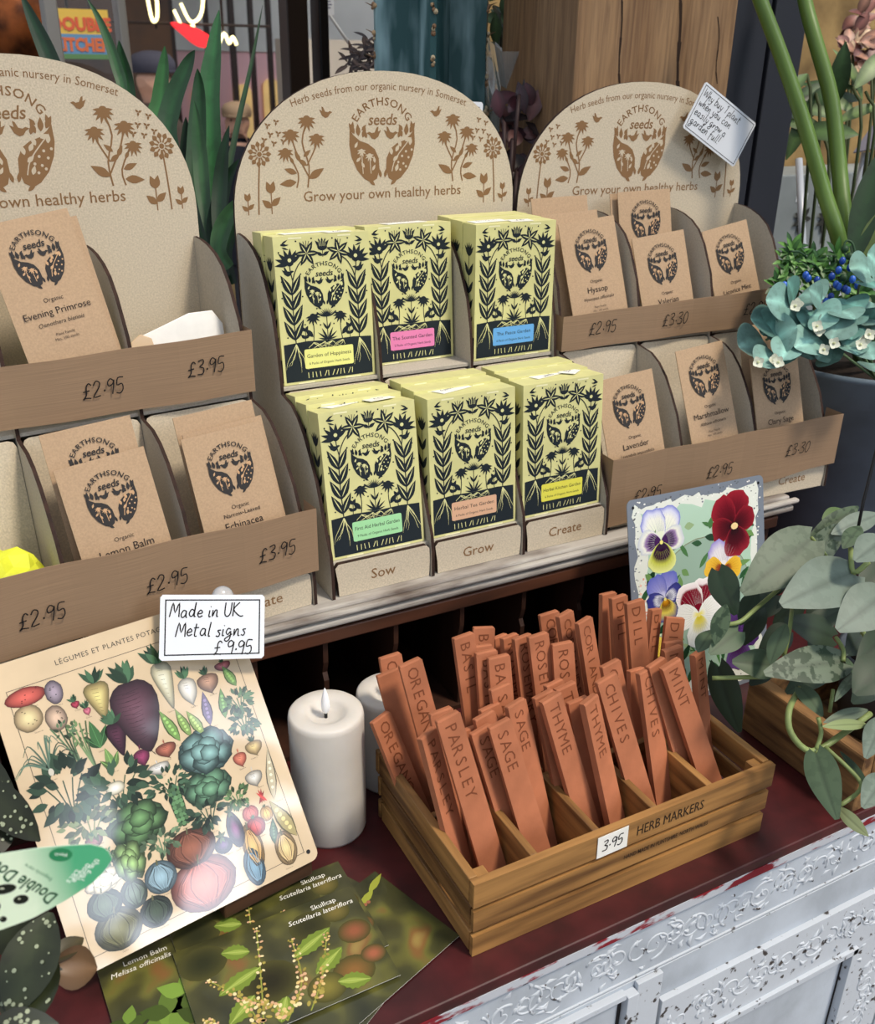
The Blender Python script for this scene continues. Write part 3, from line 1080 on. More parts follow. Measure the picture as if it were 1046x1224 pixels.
def scroll(b, x, z, r, m, F, turns=1.4, th=.0018, ph=0.0):
    pts = []
    for i in range(26):
        t = i / 25
        a = ph + t * turns * 2 * math.pi
        q = r * (1 - .86 * t)
        pts.append(F(x + m * q * math.cos(a), z + q * math.sin(a), -.0004))
    b.tube(pts, [th * (1 - .5 * i / 25) for i in range(26)], 6)


def carve(b, x, z, w, rnd, F):
    """one low clump of worn scrollwork about w wide"""
    m = rnd.choice((-1, 1))
    scroll(b, x + rnd.uniform(-.1, .1) * w, z + rnd.uniform(-.08, .08) * w, w * rnd.uniform(.24, .36), m, F, turns=rnd.uniform(.8, 1.5), ph=rnd.uniform(0, 6.28))
    for k in range(rnd.randint(3, 6)):
        a = rnd.uniform(0, 6.28)
        px, pz = x + rnd.uniform(-.5, .5) * w, z + rnd.uniform(-.42, .42) * w
        L = w * rnd.uniform(.14, .34)
        b.tube([F(px, pz, -.0006), F(px + L * .5 * math.cos(a), pz + L * .5 * math.sin(a), -.0002), F(px + L * math.cos(a + .5), pz + L * math.sin(a + .5), -.0006)], [.0009, rnd.uniform(.0016, .0028), .0005], 6)


b = MB()
rnd = random.Random(12)
x = -.2
while x < 1.45:
    carve(b, x, -.0635, .058, rnd, FR)
    x += rnd.uniform(.018, .027)
b.build('carved_frieze', WORN, cab)['kind'] = 'stuff'
# a plain sunk panel at the left, a framed and carved door at the right
b = MB()
for (x0, z0, x1, z1) in ((-.74, -.70, -.30, -.108), (.519, -.70, .552, -.1045), (-.30, -.70, .519, -.45)):
    b.box(x0, z0, 0, x1, z1, .006, 0, FR)
b.box(.504, -.45, 0, .518, -.112, .010, 0, FR)
b.box(-.30, -.116, 0, .5035, -.108, .008, 0, FR)
b.box(.4995, -.45, 0, .5035, -.118, .0015, 1, FR)  # dark strip paints in the shade along the recess's right edge
b.build('sunk_panel', [WORN, DARKGAPSHADE], cab, bevel=.0015)
for xa, xb in ((.556, .957), (.962, 1.45)):
    b = MB()
    za, zb = -.66, -.150
    o = .083
    for (x0, z0, x1, z1) in ((xa, zb - o, xb, zb), (xa, za, xb, za + o), (xa, za + o, xa + o, zb - o), (xb - o, za + o, xb, zb - o)):
        b.box(x0, z0, 0, x1, z1, .007, 0, FR)
    w = .009
    for (x0, z0, x1, z1) in ((xa + o, zb - o - w, xb - o, zb - o), (xa + o, za + o, xb - o, za + o + w), (xa + o, za + o, xa + o + w, zb - o), (xb - o - w, za + o, xb - o, zb - o)):
        b.box(x0, z0, 0, x1, z1, .0115, 0, FR)
    for (x0, z0, x1, z1) in ((xa + o + w, zb - o - w - .0025, xb - o - w, zb - o - w), (xb - o - w - .0025, za + o + w, xb - o - w, zb - o - w)):
        b.box(x0, z0, 0, x1, z1, .0012, 1, FR)
    b.box(xa - .003, za, 0, xa - .0006, zb, .0015, 1, FR)
    d = b.build('door_panel', [WORN, DARKGAPSHADE], cab, bevel=.002)
    b = MB()
    FD = Frame(FR(0, 0, .007), FR.u, FR.v)
    x = xa + .03
    while x < xb - .02:
        carve(b, x, zb - .040, .052, rnd, FD)
        x += rnd.uniform(.018, .027)
    for xc in (xa + .04, xb - .04):
        z = zb - .09
        while z > za + .06:
            carve(b, xc, z, .052, rnd, FD)
            z -= rnd.uniform(.018, .027)
    b.build('carved_border', WORN, d)['kind'] = 'stuff'

# ------------------------------------------------------------------ pigeonhole shelf behind
DWOOD = mat('dark_wood', (64, 40, 30), 0.5, noise=0.5, scale=14, stretch=(1, 1, .15), bump=.08, bscale=60)
DWOODH = mat('dark_wood_edge', (92, 56, 40), 0.45, noise=0.4, scale=20, stretch=(.2, 1, 1))
GREYW = mat('grey_worn_paint', (176, 170, 162), 0.65, col2=(96, 84, 76), scale=30, lo=.44, hi=.66, stretch=(.25, 1, 1.4), detail=8, bump=.15, bscale=90)
sh = thing('pigeonhole_unit', 'dark wooden pigeonhole unit with a worn white edge, under the seed stands', 'shelf unit', (.45, 1.0, 0))
b = MB(); b.box(-.35, .886, .168, 1.050, 1.19, .1945, 0); b.build('top_board', GREYW, sh, bevel=.003)
b = MB(); b.box(-.35, .879, .172, 1.054, .886, .181, 0); b.box(-.35, .876, .1845, 1.060, .886, .1915, 0); b.build('edge_moulding', GREYW, sh, bevel=.003)
b = MB(); b.box(-.35, .883, .150, 1.03, .895, .1675, 0); b.build('rail', DWOODH, sh, bevel=.002)
b = MB(); b.box(-.35, .8865, .0005, 1.03, 1.1775, .006, 0); b.build('bottom_board', DWOOD, sh)
b = MB(); b.box(-.35, 1.178, .0005, 1.03, 1.186, .1675, 0); b.build('back_panel', DWOOD, sh)
for x in (-.29, -.20, -.11, -.02, .07, .16, .25, .334, .424, .514, .604, .694, .784, .874, 1.02):
    b = MB()
    o = [(.891, .0065), (1.177, .0065), (1.177, .167), (.896, .167), (.896, .149), (.891, .149), (.891, .12), (.893, .112), (.896, .104), (.891, .095)]
    b.prism(o, FX, x - .003, x + .003, 0)
    b.build('partition', [DWOOD], sh)

# ------------------------------------------------------------------ candles
WAX = mat('white_wax', (208, 202, 194), 0.5, noise=0.03, scale=30, bump=.10, bscale=70, sss=.25)
FLAME = mat('plastic_flame', (244, 244, 246), 0.3, sss=.3)
BLK = mat('black_plastic', (22, 22, 24), 0.4)
WAXD = mat('wax_speck', (120, 110, 100), .8)


def candle(x, y, r, h, label):
    t = thing('led_candle', label, 'candle', (x, y, 0), 'white candles')
    b = MB()
    pr = [(0.001, .0), (r * .96, .0), (r, .004), (r * 1.01, h * .3), (r * 1.0, h * .7), (r * 1.005, h - .007), (r * .985, h - .002), (r * .93, h), (r * .62, h - .0005), (r * .5, h - .003), (r * .42, h - .0075), (r * .2, h - .009), (.001, h - .009)]
    b.lathe(pr, (x, y, 0), 48, 0, wob=.002)
    b.build('wax_body', WAX, t)
    b = MB()
    z = h - .009
    b.lathe([(.0018, z - .002), (.0018, z + .006)], (x, y, 0), 10, 0)
    b.build('wick', BLK, t)
    b = MB()
    b.lathe([(.0012, z + .005), (.0036, z + .008), (.0046, z + .014), (.0044, z + .020), (.003, z + .028), (.0014, z + .0335), (.0004, z + .036)], (x, y, 0), 16, 0)
    b.build('flame', FLAME, t)


candle(.2855, .768, .0388, .150, 'tall white pillar candle in front, beside the veg-poster sign')
candle(.378, .812, .0375, .118, 'white candle mostly hidden behind the front candle and crate')

# ------------------------------------------------------------------ tin sign with the vegetables
SIGNP = mat('aged_sign_paper', (206, 184, 152), 0.05, noise=0.05, scale=20, spec=.45)
so = Vector((.02149, .66357, .045))
su = Vector((.98683, .16178, 0))
sv = Vector((-.09736, .59389, .79864))
FS = Frame(so, su, sv)
VEG = [('tuber',16,232,35,17,'c84a3a'),('tuber',13,213,25,25,'cdaf78'),('tuber',40,228,16,22,'8c7d8c'),('tuber',35,205,19,24,'b89a80'),('radish',54,214,8,14,'b02848'),('radish',62,205,7,15,'d8607a'),('root',75,214,24,51,'c8b060'),('bigroot',104,191,45,90,'5e3a48'),('root',137,209,21,66,'d8d0a8'),('turnip',156,192,18,39,'e6e0d0'),('turnip',177,191,22,28,'a88068'),('turnip',196,200,17,14,'b05a60'),('pod',128,162,11,36,'7fae4a'),('pod',141,160,10,31,'8cb050'),('pod',152,156,11,29,'9ab85a'),('pod',167,165,11,34,'7a6a92'),('pod',184,164,10,30,'6a9a48'),('pod',199,187,11,25,'6f9a40'),('herb',199,159,26,25,'4a6a44'),('herb',197,139,26,28,'42603e'),('turnip',199,115,18,21,'c8a868'),('root',80,174,20,45,'4c2438'),('onion',95,146,15,21,'8a2a58'),('onion',118,144,20,19,'a85a40'),('onion',106,130,21,15,'d8d4c8'),('strap',17,178,35,44,'54705c'),('stalk',39,178,22,44,'4e6a48'),('stalk',51,171,19,51,'5e7a48'),('leafy',63,178,19,27,'3f7a3c'),('leafy',68,153,24,21,'7aa84a'),('cab',153,128,57,44,'4c6a68'),('onion',182,109,14,19,'d86a4a'),('onion',189,87,18,21,'d0c8b8'),('pod',206,82,11,50,'d8c8a0'),('herb',24,139,47,58,'2f4a34'),('herb',65,126,60,45,'35523a'),('blob',64,127,18,12,'e8e0c0'),('herb',111,110,48,31,'3a5a40'),('sprout',112,91,19,43,'3c5c38'),('cab',143,95,49,35,'3e6048'),('herb',167,74,24,21,'567a44'),('cab',73,90,56,41,'3c5a34'),('herb',33,105,44,34,'6a7a48'),('turnip',33,92,16,17,'8a5a5a'),('herb',135,71,29,31,'36503c'),('aub',155,50,16,39,'3a1a34'),('chil',190,64,16,14,'c83028'),('tom',174,55,17,16,'d04830'),('tom',189,49,13,15,'d8a030'),('tom',175,42,20,18,'b02820'),('pod',190,31,9,25,'46663a'),('pod',203,38,16,45,'c0ae6a'),('aub',140,40,18,18,'2a1830'),('gourd',166,26,20,44,'d0a050'),('gourd',196,11,22,34,'d8b070'),('cab',56,62,29,38,'5a7440'),('herb',86,65,37,26,'5f7c58'),('pump',111,49,48,35,'8a5038'),('pump',77,37,30,29,'7fa0b0'),('pump',112,15,63,49,'c05a3c'),('pump',51,34,24,26,'4e6048'),('pump',25,36,31,27,'48583e'),('pump',64,11,30,27,'3c4a3a'),('pump',30,12,42,36,'6c6a3c'),('gourd',161,8,20,36,'6a90a8'),('cab',30,56,35,21,'c8bc98'),('herb',39,72,14,15,'4a6a3a')]


def leafclump(A, x, y, w, h, c, rnd, n=16, lay=3):
    for i in range(n):
        a = rnd.uniform(0, 2 * math.pi)
        q = math.sqrt(rnd.uniform(.02, .8)) * .5
        px, py = x + math.cos(a) * q * w, y + math.sin(a) * q * h
        L = rnd.uniform(.22, .36) * min(w, h) * 1.1
        A.leaf(px, py, a + rnd.uniform(-.5, .5), L, L * .5, mul(c, rnd.uniform(.55, 1.4)), lay + (i % 4))


def draw_veg(A, k, x, y, w, h, c, rnd):
    dk, lt = mul(c, .55), mul(c, 1.35)
    circ = lambda rx, ry, n=16, wob=.0: [(rx * math.cos(2 * math.pi * i / n) * (1 + rnd.uniform(-wob, wob)), ry * math.sin(2 * math.pi * i / n) * (1 + rnd.uniform(-wob, wob))) for i in range(n)]
    G = (70, 104, 62)
    if k in ('tuber', 'blob', 'tom'):
        A.rings(x, y, circ(w / 2, h / 2, 16, .04), [(.2, lt), (.7, c), (1, dk)], 3)
        if k == 'tuber':
            for i in range(6):
                A.ell(x + rnd.uniform(-.3, .3) * w, y + rnd.uniform(-.3, .3) * h, .0008, .0005, dk, 4, 6)
        if k == 'tom':
            for i in range(3):
                A.stroke(smooth([(x, y + h * .42), (x + (i - 1) * w * .3, y), (x + (i - 1) * w * .15, y - h * .42)]), .0004, dk, 4)
            for an in (60, 90, 130):
                A.leaf(x, y + h * .42, R_(an), w * .25, w * .08, G, 5)
    elif k in ('root', 'bigroot', 'turnip', 'radish', 'onion'):
        top = {'root': .30, 'bigroot': .24, 'turnip': .3, 'radish': .5, 'onion': .26}[k]
        tap = {'root': 1.0, 'bigroot': .9, 'turnip': 1.6, 'radish': 1.8, 'onion': 2.4}[k]
        H = h * (1 - top)
        y0 = y + h / 2 - h * top
        pts = []
        tt = (0, .05, .15, .3, .45, .6, .75, .88, .96, 1)
        ww = {'root': (.5, .8, .97, .92, .78, .62, .44, .27, .14, .04), 'bigroot': (.4, .68, .92, 1, .94, .80, .62, .42, .2, .04)}.get(k, (.25, .6, .92, 1, .96, .85, .62, .3, .1, .03))
        for t, q in zip(tt, ww):
            pts.append((q * w / 2, y0 - t * H - y))
        cy = y0 - H * .38 - y
        L_ = [(-p[0], p[1] - cy) for p in pts] + [(p[0], p[1] - cy) for p in pts[::-1]]
        A.rings(x, y + cy, L_[::-1], [(.15, lt), (.6, c), (1, dk)], 3)
        A.stroke([(x, y0 - H * .97), (x + w * .08, y0 - H * 1.06)], .0006, dk, 3)
        for i in range(12 if k == 'bigroot' else 0):
            t = .12 + .06 * i
            A.stroke(smooth([(x - w * .40 * (1 - t * .7), y0 - t * H), (x - w * .1, y0 - t * H - .0012), (x + w * .2 * (1 - t), y0 - t * H - .0004)]), .00028, dk, 4)
        for i in range(7 if k in ('bigroot', 'root') else 3):
            t = .15 + .1 * i
            A.stroke([(x - w * .22 * (1 - t), y0 - t * H), (x + w * .1 * (1 - t), y0 - t * H - .0008)], .0003, dk, 4)
        gc = (60, 100, 66) if k != 'onion' else c
        for i in range(9 if k != 'onion' else 3):
            a = R_(90 + rnd.uniform(-55, 55) * (1 if k != 'onion' else .3))
            A.leaf(x, y0 - .0006, a, h * top * rnd.uniform(.8, 1.15), h * top * .34 * (1 if k != 'onion' else .4), mul(gc, rnd.uniform(.6, 1.4)), 4 + i % 3)
    elif k == 'pod':
        a = R_(90 + rnd.uniform(-18, 22))
        L = h
        bx, by = x - math.cos(a) * L / 2, y - math.sin(a) * L / 2
        A.leaf(bx, by, a, L, w, dk, 3); A.leaf(bx, by, a, L, w * .78, c, 4)
        for i in range(5):
            t = .25 + .12 * i
            A.ell(bx + math.cos(a) * L * t, by + math.sin(a) * L * t, w * .14, w * .14, lt, 5, 8)
    elif k == 'chil':
        for i in range(4):
            A.leaf(x - w * .3 + i * w * .18, y - h * .3, R_(50 + 25 * i), h, h * .2, mul(c, .8 + .15 * i), 3 + i % 2)
    elif k == 'strap':
        for i in range(16):
            a = R_(90 + rnd.uniform(-75, 75))
            L = h * rnd.uniform(.5, .8)
            x1, y1 = x + math.cos(a) * L * .6, y - h * .3 + math.sin(a) * L
            A.stroke(smooth([(x, y - h * .35), ((x + x1) / 2, y1 * .6 + (y - h * .3) * .4), (x1, y1), (x1 + math.cos(a) * L * .3, y1 - L * .25)]), .0018, mul(c, rnd.uniform(.5, 1.6)), 3 + i % 3, taper=True)
        A.ell(x, y - h * .38, w * .07, h * .08, (226, 220, 200), 6, 8)
    elif k == 'stalk':
        for i in range(4):
            A.stroke(smooth([(x + w * .2, y - h * .5), (x + (i - 1.5) * w * .1, y), (x + (i - 1.8) * w * .3, y + h * .45)]), .0014, mul(c, rnd.uniform(.8, 1.4)), 3)
        leafclump(A, x - w * .15, y + h * .3, w * .9, h * .4, c, rnd, 14)
    elif k == 'leafy':
        for an, q in ((95, 1), (60, .8), (130, .7)):
            A.leaf(x, y - h * .45, R_(an), h * q, h * .38 * q, mul(c, q), 3); A.stroke([(x, y - h * .45), (x + math.cos(R_(an)) * h * q * .9, y - h * .45 + math.sin(R_(an)) * h * q * .9)], .0005, lt, 4)
    elif k == 'herb':
        for i in range(5):
            A.stroke(smooth([(x, y - h * .48), (x + (i - 2) * w * .08, y - h * .1), (x + (i - 2) * w * .18, y + h * .2)]), .0011, mul(c, 1.2), 2)
        leafclump(A, x, y + h * .06, w, h * .85, c, rnd, 46)
    elif k == 'sprout':
        A.rings(x, y, circ(w * .34, h / 2, 14), [(.3, lt), (1, dk)], 3)
        for i in range(9):
            for j in range(3):
                A.ell(x + (j - 1) * w * .2, y - h * .42 + i * h * .095, w * .11, w * .11, mul(c, rnd.uniform(1.2, 1.9)), 4 + (i + j) % 2, 8)
        leafclump(A, x, y + h * .4, w * 1.6, h * .3, c, rnd, 12)
    elif k == 'cab':
        for i in range(15):
            a = 2 * math.pi * i / 15 + rnd.uniform(-.2, .2)
            L = rnd.uniform(.42, .5)
            A.rings(x + math.cos(a) * w * .26, y + math.sin(a) * h * .24, circ(w * .24, h * .26, 10, .16), [(.1, mul(c, 1.9)), (.7, mul(c, rnd.uniform(.9, 1.3))), (1, dk)], 3 + i % 3)
        for i in range(6):
            a = 2 * math.pi * i / 6
            A.rings(x + math.cos(a) * w * .1, y + math.sin(a) * h * .1, circ(w * .17, h * .19, 10, .12), [(.1, mul(c, 2.1)), (.8, mul(c, 1.4)), (1, mul(c, .7))], 6 + i % 2)
    elif k in ('pump', 'gourd'):
        A.rings(x, y, circ(w / 2, h / 2, 22, .02), [(.1, lt), (.6, c), (1, mul(c, .45))], 3)
        n = 6
        for i in range(n + 1):
            q = math.sin(math.pi * (i / n - .5)) * .92
            A.stroke(smooth([(x + q * w * .12, y + h * .40), (x + q * w * .46, y), (x + q * w * .14, y - h * .42)]), .0006, mul(c, .5), 4)
            A.stroke(smooth([(x + q * w * .08, y + h * .36), (x + q * w * .40, y), (x + q * w * .10, y - h * .36)]), .0006, mul(c, 1.25), 4)
        A.stroke([(x, y + h * .38), (x + w * .03, y + h * .54)], .0016, (110, 110, 70), 5)
    elif k == 'aub':
        A.rings(x, y - h * .05, [(w * .5 * (1 - .45 * max(0, math.sin(t)) ** 2) * math.cos(t), h * .46 * math.sin(t)) for t in [2 * math.pi * i / 18 for i in range(18)]], [(.15, mul(c, 2.6)), (.6, c), (1, dk)], 3)
        for an in (30, 90, 150, 250, 290):
            A.leaf(x, y + h * .38, R_(an), w * .35, w * .16, (86, 104, 62), 5)
        A.stroke([(x, y + h * .38), (x + w * .05, y + h * .54)], .0014, (86, 104, 62), 5)


sg = thing('tin_sign', 'glossy tin sign of vintage vegetable drawings leaning beside the candle', 'sign', FS.o)
b = MB()
x0, x1, y0, y1, r = -.012, .225, -.012, .267, .008
o = []
for cx, cy, a0 in ((x1 - r, y0 + r, -90), (x1 - r, y1 - r, 0), (x0 + r, y1 - r, 90), (x0 + r, y0 + r, 180)):
    o += [(cx + r * math.cos(R_(a0 + k * 22.5)), cy + r * math.sin(R_(a0 + k * 22.5))) for k in range(5)]
b.prism(o, FS, -.0012, 0, 0)
b.build('plate', SIGNP, sg)
A = Art()
rnd = random.Random(11)
for x, y in ((x1 - .009, y0 + .010), (x0 + .013, y0 + .008), (x1 - .009, y1 - .009), (x0 + .009, y1 - .009)):
    A.ell(x, y, .0022, .0022, (40, 34, 30), 2, 10)
A.text('LÉGUMES ET PLANTES POTAGÈRES', .107, .2505, .0050, (74, 74, 70), lay=2, space=1.12)
A.frame(.002, -.001, .212, .2415, .0005, (90, 84, 74), 2)
for k, x, y, w, h, c in VEG:
    x, y, w, h = x / 1000, y / 1000, w / 1000, h / 1000
    draw_veg(A, k, x, y, w, h, tuple(int(c[i:i + 2], 16) for i in (0, 2, 4)), rnd)
    if k != 'blob':
        A.text('Xxxxx xxx'.replace('X', 'C').replace('x', 'o')[:6 + int(w * 100) % 4], x + rnd.uniform(-.2, .2) * w, y - h / 2 - .0022, .0013, (110, 100, 88), lay=2)
A.stroke(smooth([(.090, .004), (.094, .006), (.097, .004), (.101, .007)]), .0004, (60, 60, 58), 2)
for it in A.items:                                          # old lithograph inks: dull and a little dark
    for i, c in enumerate(it[2]):
        g = .3 * c[0] + .55 * c[1] + .15 * c[2]
        it[2][i] = tuple((c[j] * .80 + g * .20) * .72 for j in range(3)) + (1.0,)
b = MB()
b.art(A, FS, 0, z=.0001, dz=.00006)
b.build('printed_picture', GLOSS, sg)
# the wooden stand under it
ST = mat('brown_wood', (86, 56, 38), 0.5, noise=0.4, scale=24, stretch=(.15, 1, 1), bump=.1, bscale=80)
t = thing('wooden_stand', 'small dark wooden stand holding up the vegetable sign', 'stand', (.16, .76, 0))
FT = Frame((.02, .708, 0), (.9868, .1618, 0), (-.1618, .9868, 0))
b = MB(); b.box(.118, -.046, .012, .214, .0, .0325, 0, FT); b.build('front_rail', ST, t, bevel=.002)
b = MB(); b.box(.012, .0005, .0, .213, .085, .0325, 0, FT); b.build('base', ST, t, bevel=.002)

# ------------------------------------------------------------------ handwritten cards
c0, c1, c2 = Q(188, 711, .926), Q(313, 711, .966), Q(190, 790, .921)
F = Frame(c2, c1 - c0, c0 - c2)
tcd = card('sign_price_card', F, (c1 - c0).length, (c0 - c2).length, [('Made in UK', 0), ('Metal signs', .006), ('£ 9.95', .042)], 'white handwritten card "Made in UK Metal signs" clipped over the vegetable sign', size=.0136, border=.0045, lead=1.36, ink=.0012)
A = MB()
A.lathe([(.001, -.004), (.010, -.004), (.011, 0), (.009, .004), (.001, .0045)], n=20, F=Frame(F((c1 - c0).length * .6, (c0 - c2).length - .002, -.006), F.u, F.v))
cl = A.build('clip', mat('clear_plastic', (226, 228, 232), .15, trans=.6, spec=.6), tcd)
p_ = [at(848, 101, 1, 1.145), at(910, 150, 1, 1.138), at(877, 200, 1, 1.138), at(816, 152, 1, 1.145)]
F = Frame(p_[3] + Vector((0, 0, 0)), p_[2] - p_[3], p_[0] - p_[3])
card('header_card', F, (p_[2] - p_[3]).length, (p_[0] - p_[3]).length, ['Why buy 1 plant', 'when you can', 'easily grow a', 'garden full!'], 'tilted white card "Why buy 1 plant" on the right stand\'s header', size=.0118, border=.003, lead=1.12, ink=.0009, x0=.006, bw=.0008)
F = Frame((.650, 1.190, .640), (.975, .22, -.05), (.02, .02, 1))
card('blank_back_card', F, .052, .068, [], 'pale blue edged card poking out behind the middle stand\'s header', border=.006, bw=.001)

# ------------------------------------------------------------------ pansy sign
po, pu, pv = Vector((.7064, .835, .27397)), Vector((.99968, 0, -.02513)), Vector((.02428, .2589, .9656))
FP = Frame(po, pu, pv)
ps = thing('tin_sign', 'glossy tin sign painted with big pansies, standing behind the crate', 'sign', FP(.11, -.28, 0))
b = MB()
x0, x1, y0, y1, r = 0, .224, -.28, .0, .008
o = []
for cx, cy, a0 in ((x1 - r, y0 + r, -90), (x1 - r, y1 - r, 0), (x0 + r, y1 - r, 90), (x0 + r, y0 + r, 180)):
    o += [(cx + r * math.cos(R_(a0 + k * 22.5)), cy + r * math.sin(R_(a0 + k * 22.5))) for k in range(5)]
b.prism(o, FP, -.0012, 0, 0)
b.build('plate', mat('sign_grey_edge', (118, 126, 138), .25, spec=.55, coat=.4), ps)
A = Art()
rnd = random.Random(21)


def ragged(x0, y0, x1, y1, n=22, j=.004):
    o = []
    for a, c in (((x0, y0), (x1, y0)), ((x1, y0), (x1, y1)), ((x1, y1), (x0, y1)), ((x0, y1), (x0, y0))):
        for i in range(n):
            t = i / n
            o.append((a[0] + (c[0] - a[0]) * t + rnd.uniform(-j, j), a[1] + (c[1] - a[1]) * t + rnd.uniform(-j, j)))
    return o


A.poly(ragged(.010, -.270, .212, -.010), (222, 226, 216), 1)
for i in range(240):
    s_ = rnd.random()
    x, y = (rnd.uniform(.004, .218), rnd.choice((-1, 1)) * rnd.uniform(0, 1)) if s_ < .5 else (0, 0)
    if s_ < .5:
        y = -.010 + rnd.gauss(0, .004) if rnd.random() < .7 else -.27 + rnd.gauss(0, .004)
    else:
        x, y = (.012 if rnd.random() < .6 else .212) + rnd.gauss(0, .004), rnd.uniform(-.27, -.01)
    A.ell(min(.222, max(.002, x)), max(-.278, min(-.002, y)), rnd.uniform(.0006, .0018), rnd.uniform(.0005, .0014), rnd.choice(((90, 92, 96), (236, 236, 230), (120, 126, 134))), 2, 6)
A.poly(ragged(.024, -.25, .20, -.022, 12, .006), (176, 206, 184), 2)
A.rings(.115, -.16, [(.085 * math.cos(2 * math.pi * i / 30), .095 * math.sin(2 * math.pi * i / 30)) for i in range(30)], [(.98, (150, 176, 158)), (1, (120, 110, 70))], 3)
for i in range(60):
    A.ell(rnd.uniform(.012, .05), rnd.uniform(-.19, -.1), rnd.uniform(.0008, .002), rnd.uniform(.0008, .002), rnd.choice(((226, 150, 130), (236, 190, 170), (200, 214, 180))), 3, 6)
for i in range(120):
    A.leaf(rnd.uniform(.02, .2), rnd.uniform(-.26, -.045), rnd.uniform(0, 6.28), rnd.uniform(.014, .03), rnd.uniform(.005, .011), rnd.choice(((44, 84, 50), (70, 116, 64), (32, 62, 40), (108, 146, 84), (150, 176, 130))), 3 + i % 3)


def petal(x, y, ang, L, W, cols, lay, frill=.05, n=20):
    """a frilled petal that opens away from the heart of the flower at x, y"""
    ca, sa = math.cos(ang), math.sin(ang)
    sh = []
    for i in range(n):
        t = 2 * math.pi * i / n
        a, c = (1 + math.cos(t)) / 2 * L, math.sin(t) * W / 2 * (.55 + .45 * (1 + math.cos(t)) / 2)
        k = 1 + rnd.uniform(-frill, frill)
        sh.append(((a * ca - c * sa) * k, (a * sa + c * ca) * k))
    A.rings(x, y, sh, cols, lay)
    for i in range(9):
        d = ang + (i - 4) * .16
        A.stroke([(x + math.cos(d) * L * .3, y + math.sin(d) * L * .3), (x + math.cos(d) * L * .82, y + math.sin(d) * L * .82)], .0004, mul(cols[-2][1], .8), lay + 1, taper=True)


def pansy(x, y, s, back, side, low, lay, rot=0):
    for an, k in ((115, 1.0), (65, 1.0)):
        petal(x, y, R_(an + rot), s * 1.0 * k, s * 1.05, back, lay)
    for an in (172, 8):
        petal(x, y, R_(an + rot), s * .78, s * .85, side, lay + 2)
    petal(x, y, R_(270 + rot), s * .85, s * 1.15, low, lay + 4)
    A.ell(x, y, s * .06, s * .06, (236, 224, 130), lay + 6, 8)


WH, VI, YE, MA, GR = (238, 238, 226), (64, 22, 84), (214, 214, 96), (104, 16, 30), (226, 236, 206)
pansy(.050, -.060, .047, [(.1, GR), (.7, WH), (.86, (214, 216, 236)), (1, (116, 124, 204))], [(.1, VI), (.52, (58, 18, 78)), (.68, (150, 120, 170)), (.78, WH), (1, (200, 206, 216))],
      [(.1, (40, 12, 46)), (.55, (52, 18, 50)), (.72, (196, 200, 80)), (1, (226, 230, 150))], 4)
pansy(.170, -.060, .048, [(.1, (56, 8, 16)), (.6, MA), (1, (150, 30, 44))], [(.1, (40, 10, 18)), (.6, (92, 14, 26)), (1, (140, 28, 40))], [(.1, (30, 10, 16)), (.6, (80, 14, 26)), (1, (150, 34, 48))], 4, rot=12)
A.ell(.171, -.060, .006, .0045, (236, 206, 150), 12, 10)
pansy(.150, -.114, .041, [(.1, (240, 236, 232)), (.7, (228, 222, 228)), (1, (150, 136, 206))], [(.1, (110, 30, 20)), (.38, (150, 60, 24)), (.5, (222, 166, 40)), (1, (236, 190, 60))],
      [(.1, (110, 30, 20)), (.35, (190, 110, 30)), (1, (236, 190, 60))], 7, rot=-8)
pansy(.052, -.134, .037, [(.1, (216, 216, 236)), (.5, (150, 150, 214)), (1, (96, 104, 190))], [(.1, (40, 40, 110)), (.5, (220, 222, 232)), (.7, (60, 60, 140)), (1, (44, 48, 120))],
      [(.1, (214, 150, 30)), (.35, (110, 60, 20)), (.6, (226, 206, 90)), (1, (60, 64, 140))], 6, rot=10)
pansy(.106, -.166, .050, [(.1, (120, 20, 40)), (.78, (126, 22, 40)), (.84, (236, 220, 220)), (1, (246, 242, 238))], [(.1, (236, 226, 120)), (.3, (240, 240, 232)), (1, (236, 236, 232))],
      [(.1, (214, 196, 50)), (.35, (226, 216, 120)), (.6, (236, 238, 230)), (1, (226, 230, 226))], 9, rot=4)
pansy(.172, -.215, .048, [(.1, (60, 30, 80)), (1, (90, 60, 120))], [(.1, (40, 16, 50)), (1, (80, 50, 110))], [(.1, (200, 160, 60)), (.3, (60, 30, 70)), (1, (96, 70, 130))], 8)
pansy(.045, -.215, .036, [(.1, (226, 190, 60)), (1, (236, 206, 90))], [(.1, (90, 30, 20)), (1, (236, 200, 80))], [(.1, (90, 30, 20)), (1, (236, 200, 80))], 8)
for x, y in ((.009, -.010), (.215, -.010)):
    A.ell(x, y, .002, .002, (30, 30, 34), 3, 10)
b = MB()
b.art(A, FP, 0, z=.0001, dz=.00007)
b.build('printed_picture', GLOSS, ps)
